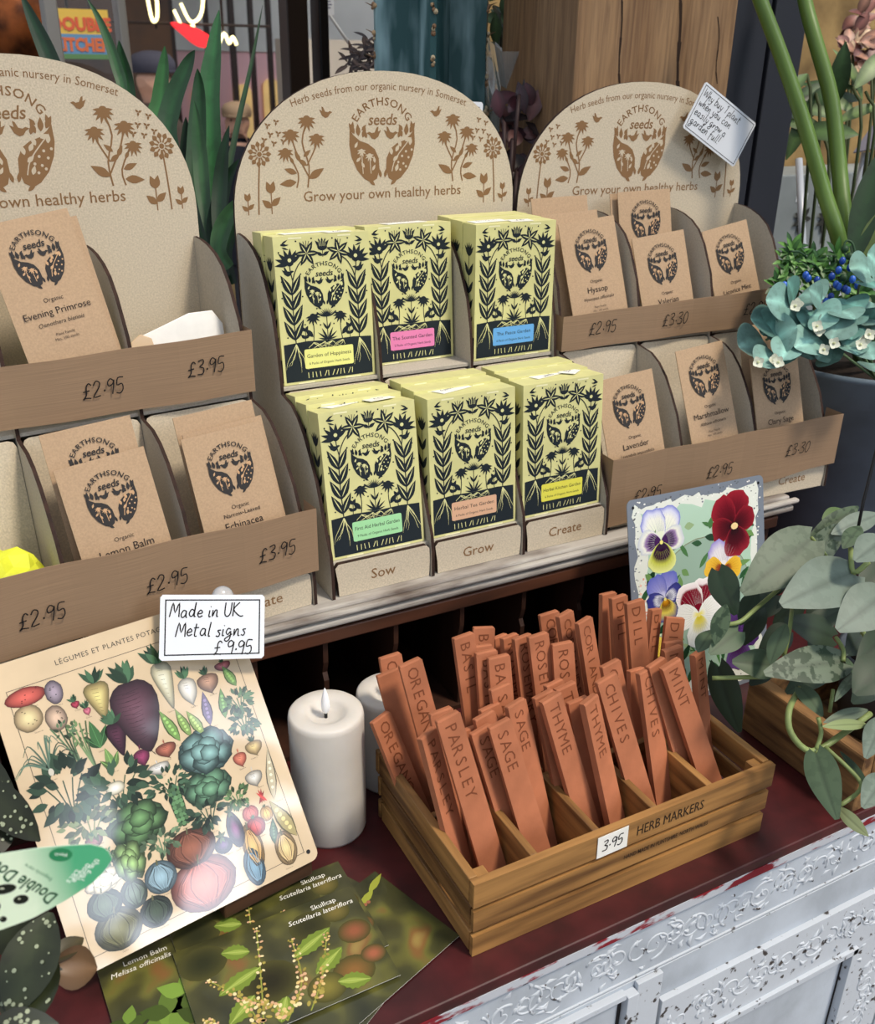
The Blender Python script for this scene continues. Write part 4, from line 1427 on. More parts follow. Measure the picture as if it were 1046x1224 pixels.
# ------------------------------------------------------------------ crate of herb markers
CRW = mat('waxed_pine', (166, 122, 70), 0.5, col2=(92, 62, 34), scale=70, stretch=(.07, 1, 1), lo=.38, hi=.68, bump=.08, bscale=60, detail=8, spec=.35)
CRWY = mat('waxed_pine_cross', (166, 122, 70), 0.5, col2=(92, 62, 34), scale=70, stretch=(1, .07, 1), lo=.38, hi=.68, bump=.08, bscale=60, detail=8, spec=.35)
CX0, CX1, CY0, CY1 = .335, .698, .5455, .757
cr = thing('wooden_crate', 'slatted wooden crate stamped HERB MARKERS, divided into ten cells', 'crate', (.516, .65, 0))
ROWS = ((.0005, .0245), (.0315, .0555), (.0625, .0905))
for nm, y0, y1 in (('front_panel', CY0, CY0 + .008), ('back_panel', CY1 - .008, CY1)):
    b = MB()
    for i, (z0, z1) in enumerate(ROWS):
        f = (y0, y1) if i == 2 else ((y0 + .0015, y0 + .0065) if y0 < .6 else (y1 - .0065, y1 - .0015))
        b.box(CX0 + (.0015 if i < 2 else 0), f[0], z0, CX1 - .0012 * (2 - i), f[1], z1, 0)
    if nm == 'front_panel':
        A = Art()
        DKP = (52, 40, 30)
        A.text('HERB MARKERS', 0, .0105, .0125, DKP, bold=.0, shear=.0, sx=.72)
        b.art(A, Frame((.560, CY0 - .0003, .0605), (1, 0, 0), (0, 0, 1)), 1)
        A = Art()
        A.text('HAND MADE IN FLINTSHIRE, NORTH WALES', 0, 0, .0056, DKP, bold=.006, sx=.7)
        b.art(A, Frame((.560, CY0 + .0012, .044), (1, 0, 0), (0, 0, 1)), 1)
    b.build(nm, [CRW, PRINT], cr, bevel=.0012)
for x0, x1 in ((CX0, CX0 + .009), (CX1 - .009, CX1)):
    b = MB()
    for z0, z1 in ROWS:
        q = .0 if z0 > .06 else .002
        b.box(x0 + (q if x0 == CX0 else .002 * (q > 0)), CY0 + .0092, z0, x1 - (q if x0 != CX0 else .002 * (q > 0)), CY1 - .0092, z1, 0)
    b.build('end_panel', CRWY, cr, bevel=.0012)
b = MB(); b.box(CX0 + .009, CY0 + .0092, .002, CX1 - .009, CY1 - .0092, .008, 0); b.build('base', CRW, cr)
for x in (CX0 + .0092, CX1 - .0212):
    for y in (CY0 + .0092, CY1 - .0212):
        b = MB(); b.box(x, y, .008, x + .012, y + .012, .0875, 0); b.build('corner_block', CRWY, cr, bevel=.0006)
MID = .648
b = MB(); b.box(CX0 + .0095, MID - .004, .030, CX1 - .0095, MID + .004, .084, 0); b.build('long_divider', CRW, cr, bevel=.001)
DIVX = (.4045, .4745, .5445, .6165)
for x in DIVX:
    for y0, y1 in ((CY0 + .0095, MID - .0042), (MID + .0042, CY1 - .0095)):
        b = MB(); b.box(x - .004, y0, .030, x + .004, y1, .0885, 0); b.build('cross_divider', CRWY, cr, bevel=.001)
b = MB()
FK = Frame((.470, CY0 - .0006, .0625), (1, 0, .02), (-.03, 0, 1))
b.box(0, 0, 0, .036, .026, .0005, 0, FK)
A = Art()
A.hand('3.95', .0175, .0075, .0125, PEN, w=.0014, align='C')
b.art(A, FK, 1, z=.0006)
st = b.build('price_sticker', [PAPER, PRINT], cr)
st['label'] = 'white sticker with the handwritten price 3.95'

TERRA = mat('terracotta', (184, 115, 82), 0.75, noise=0.14, scale=18, bump=.08, bscale=260, spec=.2)
STAMP = (118, 66, 42)


def marker(word, tx, ty, bx, by, label, yaw=0.0, lean=.05, bz=.009):
    """a terracotta bar standing at bx, by in the crate; its top lies in the direction of the pixel tx, ty"""
    base = Vector((bx, by, bz))
    p = at(tx, ty, 1, by + lean)
    L2 = (p - base).length
    a = (p - base).normalized()
    yaw *= .7
    u = Vector((math.cos(yaw), math.sin(yaw), 0))
    F = Frame(base, u - a * u.dot(a), a)
    b = MB()
    w0, w1, th = .0132, .0118, .0072
    vs = [F(-w0, 0, -th), F(w0, 0, -th), F(w0, 0, 0), F(-w0, 0, 0), F(-w1, L2, -th), F(w1, L2, -th), F(w1, L2, -.0012), F(-w1, L2, -.0012), F(-w1, L2 - .002, 0), F(w1, L2 - .002, 0)]
    fs = [(0, 3, 2, 1), (4, 5, 6, 7), (7, 6, 9, 8), (3, 8, 9, 2)[::-1], (0, 1, 5, 4), (0, 4, 7, 8, 3), (1, 2, 9, 6, 5)]
    b.add(vs, fs, 0)
    if word:
        A = Art()
        n = len(word)
        for i, ch in enumerate(word):
            x = .012 + i * .0118
            A.text(ch, 0, 0, .0125, STAMP)
            vs_, fs_, cl, ly = A.items.pop()
            # letters lie on their side, read from the top down
            A.items.append(([(y - .0062, L2 - x - v) for v, y in vs_], fs_, cl, 1))
        b.art(A, F, 1, z=.00012)
    ob = b.build('herb_marker', [TERRA, PRINT], origin=base, bevel=.0007, seg=1)
    return tag(ob, label, 'herb marker', 'terracotta herb markers')


MARKS = [
    ('OREGANO', 491, 792, .392, .672, 'upright OREGANO marker, tallest fully lettered one by the candle', 0),
    ('OREGANO', 467, 784, .372, .728, 'marker top rearmost in the oregano cell, only its first letter showing', 0),
    ('', 464, 804, .376, .705, 'blank-faced marker just left of the upright OREGANO marker', 0),
    ('OREGANO', 456, 857, .366, .682, 'OREGANO marker leaning furthest left over the crate corner', .45),
    ('PARSLEY', 536, 857, .393, .585, 'large front PARSLEY marker nearest the crate corner', 0),
    ('PARSLEY', 513, 876, .366, .598, 'narrow-looking turned PARSLEY marker left of the large one', .75),
    ('', 528, 850, .380, .622, 'marker top peeping over the large PARSLEY marker', 0),
    ('', 560, 872, .391, .611, 'marker edge showing along the large PARSLEY marker\'s far side', .1),
    ('BASIL', 555, 760, .440, .690, 'BASIL marker furthest left, leaning to the candle side', .1),
    ('BASIL', 579, 750, .455, .738, 'slanting-topped BASIL marker behind the others of its cell', -.3),
    ('BASIL', 582, 779, .443, .674, 'BASIL marker half covered by the front BASIL marker', -.05),
    ('BASIL', 597, 785, .452, .662, 'front BASIL marker standing straight', -.1),
    ('', 577, 772, .445, .710, 'blank marker top between the BASIL markers', -.1),
    ('SAGE', 598, 865, .444, .582, 'broad front SAGE marker with the lettering in full', 0),
    ('SAGE', 618, 840, .460, .600, 'orange SAGE marker right of the broad front one', .35),
    ('SAGE', 576, 872, .430, .596, 'SAGE marker left of the broad front one, its end letters covered', .1),
    ('SAGE', 599, 821, .452, .632, 'topmost SAGE marker showing only its S', .15),
    ('SAGE', 587, 845, .436, .622, 'SAGE marker with a slanting top behind the front ones', .2),
    ('', 580, 855, .434, .609, 'blank marker top just behind the left SAGE markers', .2),
    ('', 600, 760, .492, .735, 'first narrow marker at the candle end of the rosemary cell', .6),
    ('ROSEMARY', 611, 760, .497, .712, 'ROSEMARY marker half turned, cut by a darker edge', .45),
    ('ROSEMARY', 626, 761, .508, .690, 'second ROSEMARY marker, overlapped by its neighbour', .2),
    ('ROSEMARY', 644, 759, .521, .675, 'ROSEMARY marker in the clear middle of its row', 0),
    ('ROSEMARY', 673, 769, .532, .663, 'ROSEMARY marker in front of the CORIANDER markers', -.2),
    ('THYME', 660, 834, .508, .584, 'front THYME marker with its word in full, left of the pair', .1),
    ('', 651, 830, .498, .602, 'blank marker edge left of the front THYME marker', .1),
    ('THYME', 677, 820, .530, .614, 'THYME marker behind, only its T and H showing', 0),
    ('', 664, 816, .512, .628, 'blank slanting marker top behind the THYME markers', .3),
    ('', 692, 837, .522, .590, 'plain marker with no lettering between two THYME markers', -.05),
    ('THYME', 707, 836, .532, .570, 'THYME marker turned aside, next to CHIVES', .5),
    ('CORIANDER', 657, 733, .570, .722, 'wide CORIANDER marker, leftmost of its cell', -.1),
    ('CORIANDER', 677, 733, .578, .695, 'middle CORIANDER marker turned aside', .45),
    ('CORIANDER', 700, 741, .590, .672, 'CORIANDER marker nearest the DILL markers', .45),
    ('CHIVES', 726, 811, .576, .578, 'large front CHIVES marker, word in full', 0),
    ('CHIVES', 731, 793, .588, .612, 'CHIVES marker directly behind the large one', .1),
    ('CHIVES', 774, 801, .604, .590, 'CHIVES marker half shaded beneath MINT', .3),
    ('', 763, 800, .596, .625, 'blank edge of marker left of the shaded CHIVES marker', .3),
    ('', 729, 709, .634, .735, 'tallest blank marker at the back of the dill cell', .3),
    ('DILL', 741, 713, .642, .708, 'DILL marker partly covered by the front DILL marker', .2),
    ('DILL', 760, 719, .650, .680, 'front DILL marker facing squarely forward', 0),
    ('DILL', 786, 728, .664, .706, 'turned DILL marker under the white pansy', .6),
    ('DILL', 808, 738, .677, .690, 'DILL marker leaning right with a slanted top', -.25),
    ('MINT', 803, 794, .668, .575, 'large MINT marker leaning across the crate corner', -.1),
    ('', 786, 792, .650, .590, 'blank marker under the large MINT marker', .1),
    ('MINT', 805, 775, .668, .628, 'MINT marker behind showing one letter', -.1),
    ('', 806, 767, .670, .655, 'marker top rearmost above the MINT markers', -.1),
    ('MINT', 837, 780, .679, .605, 'narrow turned MINT marker at the far right end', .6),
]
for m in MARKS:
    marker(*m)

# ------------------------------------------------------------------ postcards on the table
PHOTO = bpy.data.materials.new('postcard_photo')
PHOTO.use_nodes = True
n = PHOTO.node_tree.nodes
L = PHOTO.node_tree.links
bs = n['Principled BSDF']
bs.inputs['Roughness'].default_value = .3
bs.inputs['Coat Weight'].default_value = .25
tcn = n.new('ShaderNodeTexCoord')
nz = n.new('ShaderNodeTexNoise'); nz.inputs['Scale'].default_value = 22; nz.inputs['Detail'].default_value = 1.5
rp = n.new('ShaderNodeValToRGB')
el = rp.color_ramp.elements
el[0].position = .30; el[0].color = lin((38, 40, 22))
el[1].position = .78; el[1].color = lin((150, 130, 70))
q = el.new(.50); q.color = lin((66, 66, 34))
q = el.new(.60); q.color = lin((100, 98, 44))
q = el.new(.68); q.color = lin((122, 86, 46))
L.new(tcn.outputs['Object'], nz.inputs['Vector'])
L.new(nz.outputs['Fac'], rp.inputs[0])
L.new(rp.outputs[0], bs.inputs['Base Color'])
WHITEC = mat('card_stock', (226, 224, 216), .5)


def postcard(c, w, h, rot, z, label, title, latin, seed, kind, tl=(.0, 0), tilt=0.0):
    u = Vector((math.cos(rot), math.sin(rot), 0))
    v = Vector((-math.sin(rot), math.cos(rot), tilt))
    F = Frame(Vector((c[0], c[1], z)), u, v)
    b = MB()
    b.box(-w / 2, -h / 2, -.0005, w / 2, h / 2, 0, 0, F, mf=(1, 0, 1, 1, 1, 1))
    A = Art()
    rnd = random.Random(seed)
    BK = (72, 70, 36)
    for i in range(0):
        x, y = rnd.uniform(-.46, .46) * w, rnd.uniform(-.46, .46) * h
        r = rnd.uniform(.006, .014)
        x, y = max(-w / 2 + r, min(w / 2 - r, x)), max(-h / 2 + r, min(h / 2 - r, y))
        c0 = rnd.choice(((122, 66, 44), (86, 92, 40), (48, 46, 26), (130, 104, 52)))
        A.rings(x, y, [(r * math.cos(k * .52), r * .8 * math.sin(k * .52)) for k in range(12)], [(.2, c0), (.6, tuple((c0[j] + BK[j]) / 2 for j in range(3))), (1, BK)], 1)
    if kind == 'flower':
        for x, y, r, c0 in ((.40, .05, .016, (140, 84, 58)), (.30, -.30, .020, (128, 92, 50)), (.44, -.22, .012, (156, 92, 66)), (.14, -.44, .018, (120, 112, 52)), (-.40, .30, .022, (44, 46, 26)), (.2, .26, .02, (48, 48, 28)), (-.1, -.1, .026, (40, 38, 24)), (.36, .3, .014, (112, 100, 52))):
            x, y = max(-w / 2 + r, min(w / 2 - r, x * w)), max(-h / 2 + r, min(h / 2 - r, y * h))
            A.rings(x, y, [(r * math.cos(k * .3927), r * .85 * math.sin(k * .3927)) for k in range(16)], [(.2, c0), (.6, tuple(c0[j] * .6 + BK[j] * .4 for j in range(3))), (1, BK)], 1)
        for path in (((-.22, -.48), (-.15, -.1), (-.06, .44)), ((-.22, -.48), (-.26, -.15), (-.38, .12)), ((-.1, -.48), (.04, -.2), (.08, .20)), ((.02, -.48), (.14, -.24), (.26, .12)), ((-.34, -.48), (-.40, -.34), (-.45, -.2)), ((-.1, -.48), (-.14, -.3), (-.26, -.16))):
            pl = smooth([(q[0] * w, q[1] * h) for q in path], 9)
            A.stroke(pl, .0012, (140, 146, 66), 3)
            for k in range(3, len(pl)):
                q = .0034 * (1.1 - .6 * k / len(pl))
                for s in (-1, 1, 0):
                    if rnd.random() < .8:
                        A.ell(pl[k][0] + s * q * 1.2 + rnd.uniform(-.001, .001), pl[k][1] + rnd.uniform(-.001, .001), q * rnd.uniform(.5, .9), q * rnd.uniform(.4, .7), rnd.choice(((214, 186, 122), (190, 152, 92), (226, 208, 158), (164, 150, 74), (206, 164, 128), (150, 136, 66))), 5 + k % 2, 8, rnd.uniform(0, 3))
        for x, y, an, L_ in ((-.12, .06, 196, .044), (.05, .02, 22, .046), (-.2, -.16, 214, .034), (.12, -.2, 28, .036), (-.14, .24, 158, .026), (.2, -.34, 340, .03), (-.06, -.28, 240, .026)):
            ca, sa = math.cos(R_(an)), math.sin(R_(an))
            o = []
            for i in range(13):                             # toothed edge
                t = i / 12
                o.append((t * L_, .0085 * math.sin(math.pi * min(1, t * .94 + .04)) * (1.12 if i % 2 else .9)))
            o = o + [(p[0], -p[1]) for p in o[-2:0:-1]]
            A.poly([(x * w + p[0] * ca - p[1] * sa, y * h + p[0] * sa + p[1] * ca) for p in o], (112, 132, 52), 4)
            A.leaf(x * w, y * h, R_(an), L_ * .92, .006, (146, 164, 74), 5)
            A.stroke([(x * w, y * h), (x * w + ca * L_ * .95, y * h + sa * L_ * .95)], .0005, (176, 188, 104), 6)
    elif kind == 'balm':
        for x, y, s in ((-.36, -.34, .03), (-.24, -.2, .034), (-.1, -.36, .05), (-.14, -.08, .04), (-.02, -.2, .05), (.02, .06, .03), (.12, -.3, .05), (-.44, -.14, .024)):
            for k in range(5):
                A.leaf(x * w, y * h, R_(72 * k + rnd.uniform(-20, 20)), min(s, .034) * .8, min(s, .034) * .5, mul((112, 140, 58), rnd.uniform(.5, 1.1)), 3 + k % 3)
    else:
        for k in range(9):
            x, y = rnd.uniform(-.4, .4) * w, rnd.uniform(-.4, .4) * h
            A.leaf(x, y, rnd.uniform(0, 6.28), .028, .008, (150, 156, 60), 3)
            A.ell(x * .8, y * .8, .0022, .0022, (150, 96, 70), 4, 8)
    if title:
        A.text(title, tl[0] + .006, tl[1], .0058, (238, 236, 226), lay=8)
        A.text(latin, tl[0], tl[1] - .0085, .0058, (238, 236, 226), lay=8, shear=.22)
    b.art(A, F, 2, z=.0001, dz=.00005)
    o = b.build('postcard', [PHOTO, WHITEC, PRINT], origin=F.o)
    tag(o, label, 'postcard', 'herb photo postcards')
    return o


postcard((.224, .596), .176, .116, R_(30), .0012, 'lowest postcard of the fan, its corner pointing at the crate', '', '', 1, 'other')
postcard((.235, .598), .176, .116, R_(19), .0026, 'postcard fanned out on the right under the Skullcap cards', '', '', 2, 'other')
postcard((.116, .637), .176, .116, R_(2), .0040, 'Lemon Balm postcard at the left end of the fan', 'Lemon Balm', 'Melissa officinalis', 3, 'balm', (-.052, .044))
postcard((.183, .648), .176, .118, R_(1), .0054, 'Skullcap postcard lying second from the top', 'Skullcap', 'Scutellaria lateriflora', 4, 'flower', (.050, .046))
postcard((.179, .613), .176, .116, R_(0), .0068, 'topmost Skullcap postcard of the fan', 'Skullcap', 'Scutellaria lateriflora', 5, 'flower', (.050, .046))

# ------------------------------------------------------------------ spotted begonia and its plant tag
def leafmat(name, noise=.25, scale=60, rough=.45, col2=None, lo=.5, hi=.62, spec=.4):
    return mat(name, (255, 255, 255), rough, vcol=True, noise=noise, scale=scale, col2=col2, lo=lo, hi=hi, spec=spec, detail=3)


LEAFG = leafmat('leaf_green', .2, 50)
LEAFSILK = leafmat('silk_leaf', .18, 120, .6)
bt = thing('spotted_begonia', 'dark begonia with white-spotted leaves by the left edge', 'plant', (-.02, .60, 0))
SPOT = leafmat('spotted_leaf', .3, 40, .4)


def spotted_leaf(base, tip, width, nrm, c0, seed):
    b = MB()
    b.leaf(base, tip, width, nrm, 0, c0, mul(c0, .75), curl=.15, fold=.12, nu=9)
    rnd = random.Random(seed)
    base, tip = Vector(base), Vector(tip)
    d = tip - base
    L_ = d.length
    d.normalize()
    nv_ = (Vector(nrm) - d * Vector(nrm).dot(d)).normalized()
    sd = d.cross(nv_)
    for i in range(24):
        t, q = rnd.uniform(.08, .92), rnd.uniform(-.85, .85)
        w = width / 2 * math.sin(math.pi * (t * .97 + .02)) ** .8
        z = abs(q) * w * .12 - .15 * L_ * (t - .35) ** 2
        p = base + d * (t * L_) + sd * (q * w) + nv_ * (z + .0012)
        r = rnd.uniform(.0006, .002)
        b.add([p + (d * math.cos(a) + sd * math.sin(a)) * r for a in [k * 1.047 for k in range(6)]], [(0, 1, 2, 3, 4, 5)], 0, [lin((150, 158, 130))] * 6)
    return b


b = MB()
BG = (44, 50, 30)
for i, (bp, tp, d0, d1, w) in enumerate((((-25, 930), (45, 1005), .80, .78, 36), ((-60, 880), (20, 975), .86, .82, 40), ((20, 1150), (-20, 1010), .70, .70, 60), ((30, 1235), (40, 1120), .66, .70, 66), ((-10, 1180), (75, 1160), .68, .70, 46), ((60, 1090), (10, 1215), .70, .66, 56), ((-30, 1260), (70, 1225), .64, .66, 60), ((-40, 1010), (22, 985), .78, .8, 44))):
    q = spotted_leaf(Q(*bp, d0), Q(*tp, d1), w * d0 / FPX * 1.2, (-fw + Vector((0, 0, .5))), mul(BG, (.9, 1.1, 1.0, 1.2, .8, 1.15, 1, .8)[i]), i)
    b.add(q.v, q.f, 0, q.c, True)
b.build('leaves', SPOT, bt)
b = MB()
for p0, p1 in (((-20, 930), (-30, 1120)), ((20, 1150), (-30, 1180)), ((30, 1235), (-20, 1200)), ((-10, 1180), (-40, 1180))):
    b.tube([Q(*p0, .74), Q((p0[0] + p1[0]) / 2, (p0[1] + p1[1]) / 2 - 6, .74), Q(*p1, .76)], .0025, 6)
b.build('stems', mat('begonia_stem', (110, 58, 44), .5), bt)
b = MB()
b.lathe([(.001, .001), (.036, .001), (.046, .06), (.048, .062), (.044, .062), (.042, .05), (.001, .05)], (-.06, .585, 0), 28)
b.build('pot', mat('dark_pot', (44, 40, 40), .5), bt)
b = MB()
b.leaf(Q(58, 1155, .70), Q(118, 1158, .715), .030, -fw + Vector((.2, 0, .6)), 0, (112, 84, 56), (84, 62, 40), curl=.35, fold=.5)
b.leaf(Q(62, 1150, .70), Q(100, 1118, .72), .016, -fw + Vector((-.4, 0, .6)), 0, (74, 66, 42), (60, 54, 34), curl=.3, fold=.3)
b.build('dried_leaf', LEAFG, bt)

TAGF = Frame(Q(20, 1060, .56), Q(60, 1060, .565) - Q(20, 1060, .56) + Vector((0, 0, 0)), up * .93 - fw * .25)
TG = mat('tag_plastic', (255, 255, 255), .35, vcol=True, spec=.4)
b = MB()
k = .56 / FPX
top = [(125, -38), (122, -46), (114, -54), (98, -58), (72, -56), (40, -52), (0, -44), (-40, -36), (-90, -20), (-90, 70), (-40, 70), (0, 62), (40, 44), (78, 18), (104, -4), (118, -22)]
o = [((x - 20) * k, -y * k) for x, y in top]
vs = [TAGF(x, y, 0) for x, y in o] + [TAGF(x, y, -.0006) for x, y in o]
n_ = len(o)
cl = []
for x, y in top:
    t = max(0, min(1, (x - 20) / 85 - (y + 10) / 260))
    cl.append(tuple(lin((214, 232, 206))[j] * (1 - t) + lin((84, 172, 124))[j] * t for j in range(4)))
sv_ = [(x, y) for x, y in top]
# a fan of rings so the printed colour runs smoothly from pale to green
gx, gy, vs2, cl2, fs2 = 14, 7, [], [], []
b.prism(o[::-1], TAGF, -.0008, -.0001, 1)


def tagcol(x, y):
    t = max(0, min(1, (x - 30) / 62 - (y + 5) / 160))
    return tuple(lin((216, 232, 204))[j] * (1 - t) + lin((78, 168, 122))[j] * t for j in range(4))


import bisect
edge_t = sorted([(p[0], p[1]) for p in top[:9]])
edge_b = sorted([(p[0], p[1]) for p in top[9:] + top[:1]])


def interp(e_, x):
    xs = [p[0] for p in e_]
    i = max(1, min(len(xs) - 1, bisect.bisect_left(xs, x)))
    a, c = e_[i - 1], e_[i]
    f = 0 if c[0] == a[0] else (x - a[0]) / (c[0] - a[0])
    return a[1] + (c[1] - a[1]) * max(0, min(1, f))


for i in range(23):
    x = -90 + (125 + 90) * (1 - (1 - i / 22) ** 1.6)
    y0, y1 = interp(edge_t, x), interp(edge_b, x)
    for j in range(8):
        y = y0 + (y1 - y0) * j / 7
        vs2.append(TAGF((x - 20) * k, -y * k, .0)); cl2.append(tagcol(x, y))
for i in range(22):
    for j in range(7):
        fs2.append((i * 8 + j, (i + 1) * 8 + j, (i + 1) * 8 + j + 1, i * 8 + j + 1)[::-1])
b.add(vs2, fs2, 0, cl2)
A = Art()
DG = (44, 84, 58)
A.text('Double Dot', 0, 0, .0100, DG, bold=.03, shear=.1, rot=R_(208), lay=2)
TA = Art()
P_ = lambda x, y: ((x - 20) * k, -y * k)
A.items = []
x, y = P_(30, 28 - 40)
A.text('Double Dot', P_(33, -8)[0], P_(33, -8)[1], .0095, DG, bold=.02, shear=.1, rot=R_(180 - 33), lay=3)
A.items = []
A.text('Double Dot', P_(33, -12)[0], P_(33, -12)[1], .0088, DG, bold=.015, shear=.1, rot=R_(147), lay=3, fit=.040)
A.text('Begonia care', P_(44, -22)[0], P_(44, -22)[1], .0026, (120, 160, 130), rot=R_(147), lay=3)
for i, l in enumerate(("Let's", 'double', 'the fun!')):
    A.text(l, P_(80 + 9 * i, -16 - 5 * i + 2)[0], P_(80 + 9 * i, -16 - 5 * i)[1], .0038, (226, 240, 226), rot=R_(147 - 90 + 180), lay=3, bold=.01)
A.ell(P_(66, -44)[0], P_(66, -44)[1], .0064, .0044, (46, 128, 84), 2, 20)
A.text('Plants', P_(66, -44)[0], P_(66, -44)[1] + .001, .0022, (226, 240, 226), rot=R_(180), lay=3)
for x, y, rx, ry in ((6, 3, .0068, .0032), (26, 17, .0042, .003), (-4, 27, .004, .0036), (-26, 14, .006, .004), (8, 44, .002, .002)):
    A.ell(P_(x, y)[0], P_(x, y)[1], rx, ry, (28, 30, 24), 2, 18, R_(14))
    A.ell(P_(x - 2, y - 1)[0], P_(x - 2, y - 1)[1], rx * .2, ry * .2, (190, 196, 170), 3, 8)
b.art(A, TAGF, 2, z=.0001, dz=.00005)
o_ = b.build('plant_tag', [TG, mat('tag_back', (200, 222, 200), .4), PRINT], origin=TAGF.o)
tag(o_, 'leaf-shaped green plant tag with black spots, stuck over the begonia', 'plant tag')
b = MB()
b.tube([TAGF(-.05, -.03, -.002), Vector((-.06, .585, .05))], .002, 6, 0)
sk = b.build('tag_stake', mat('tag_back', (200, 222, 200), .4), o_)

# ------------------------------------------------------------------ rough wooden box with a trailing satin pothos
OLDW = mat('rough_old_wood', (150, 112, 70), 0.75, col2=(84, 58, 36), scale=75, stretch=(1, .12, 1), lo=.38, hi=.68, detail=8, bump=.35, bscale=90)
SOIL = mat('soil', (44, 34, 28), .95, noise=.4, scale=120, bump=.5, bscale=120)
wb = thing('wooden_box', 'rough old wooden box at the table\'s right, pothos trailing over it', 'box', (.9, .6, 0))
b = MB(); b.box(.806, .520, .0005, .824, .692, .078, 0); b.build('side_board', OLDW, wb, bevel=.003)
b = MB(); b.box(1.02, .520, .0005, 1.038, .692, .078, 0); b.build('side_board', OLDW, wb, bevel=.003)
b = MB(); b.box(.8245, .520, .0005, 1.0195, .536, .076, 0); b.build('end_board', OLDW, wb, bevel=.003)
b = MB(); b.box(.8245, .676, .0005, 1.0195, .692, .076, 0); b.build('end_board', OLDW, wb, bevel=.003)
b = MB(); b.box(.8245, .5365, .0005, 1.0195, .6755, .012, 0); b.build('bottom_board', OLDW, wb)

SATIN = bpy.data.materials.new('satin_leaf')
SATIN.use_nodes = True
n = SATIN.node_tree.nodes
L = SATIN.node_tree.links
bs = n['Principled BSDF']
bs.inputs['Roughness'].default_value = .5
bs.inputs['Specular IOR Level'].default_value = .3
va = n.new('ShaderNodeVertexColor'); va.layer_name = 'Col'
tcn = n.new('ShaderNodeTexCoord')
nz = n.new('ShaderNodeTexNoise'); nz.inputs['Scale'].default_value = 95; nz.inputs['Detail'].default_value = 3
rg = n.new('ShaderNodeMapRange'); rg.inputs['From Min'].default_value = .50; rg.inputs['From Max'].default_value = .56
mx = n.new('ShaderNodeMix'); mx.data_type = 'RGBA'
mth = n.new('ShaderNodeMath'); mth.operation = 'MULTIPLY'
L.new(tcn.outputs['Object'], nz.inputs['Vector'])
L.new(nz.outputs['Fac'], rg.inputs['Value'])
L.new(rg.outputs[0], mth.inputs[0])
L.new(va.outputs['Alpha'], mth.inputs[1])
L.new(mth.outputs[0], mx.inputs[0])
L.new(va.outputs['Color'], mx.inputs[6])
mx.inputs[7].default_value = lin((40, 58, 40))
L.new(mx.outputs[2], bs.inputs['Base Color'])

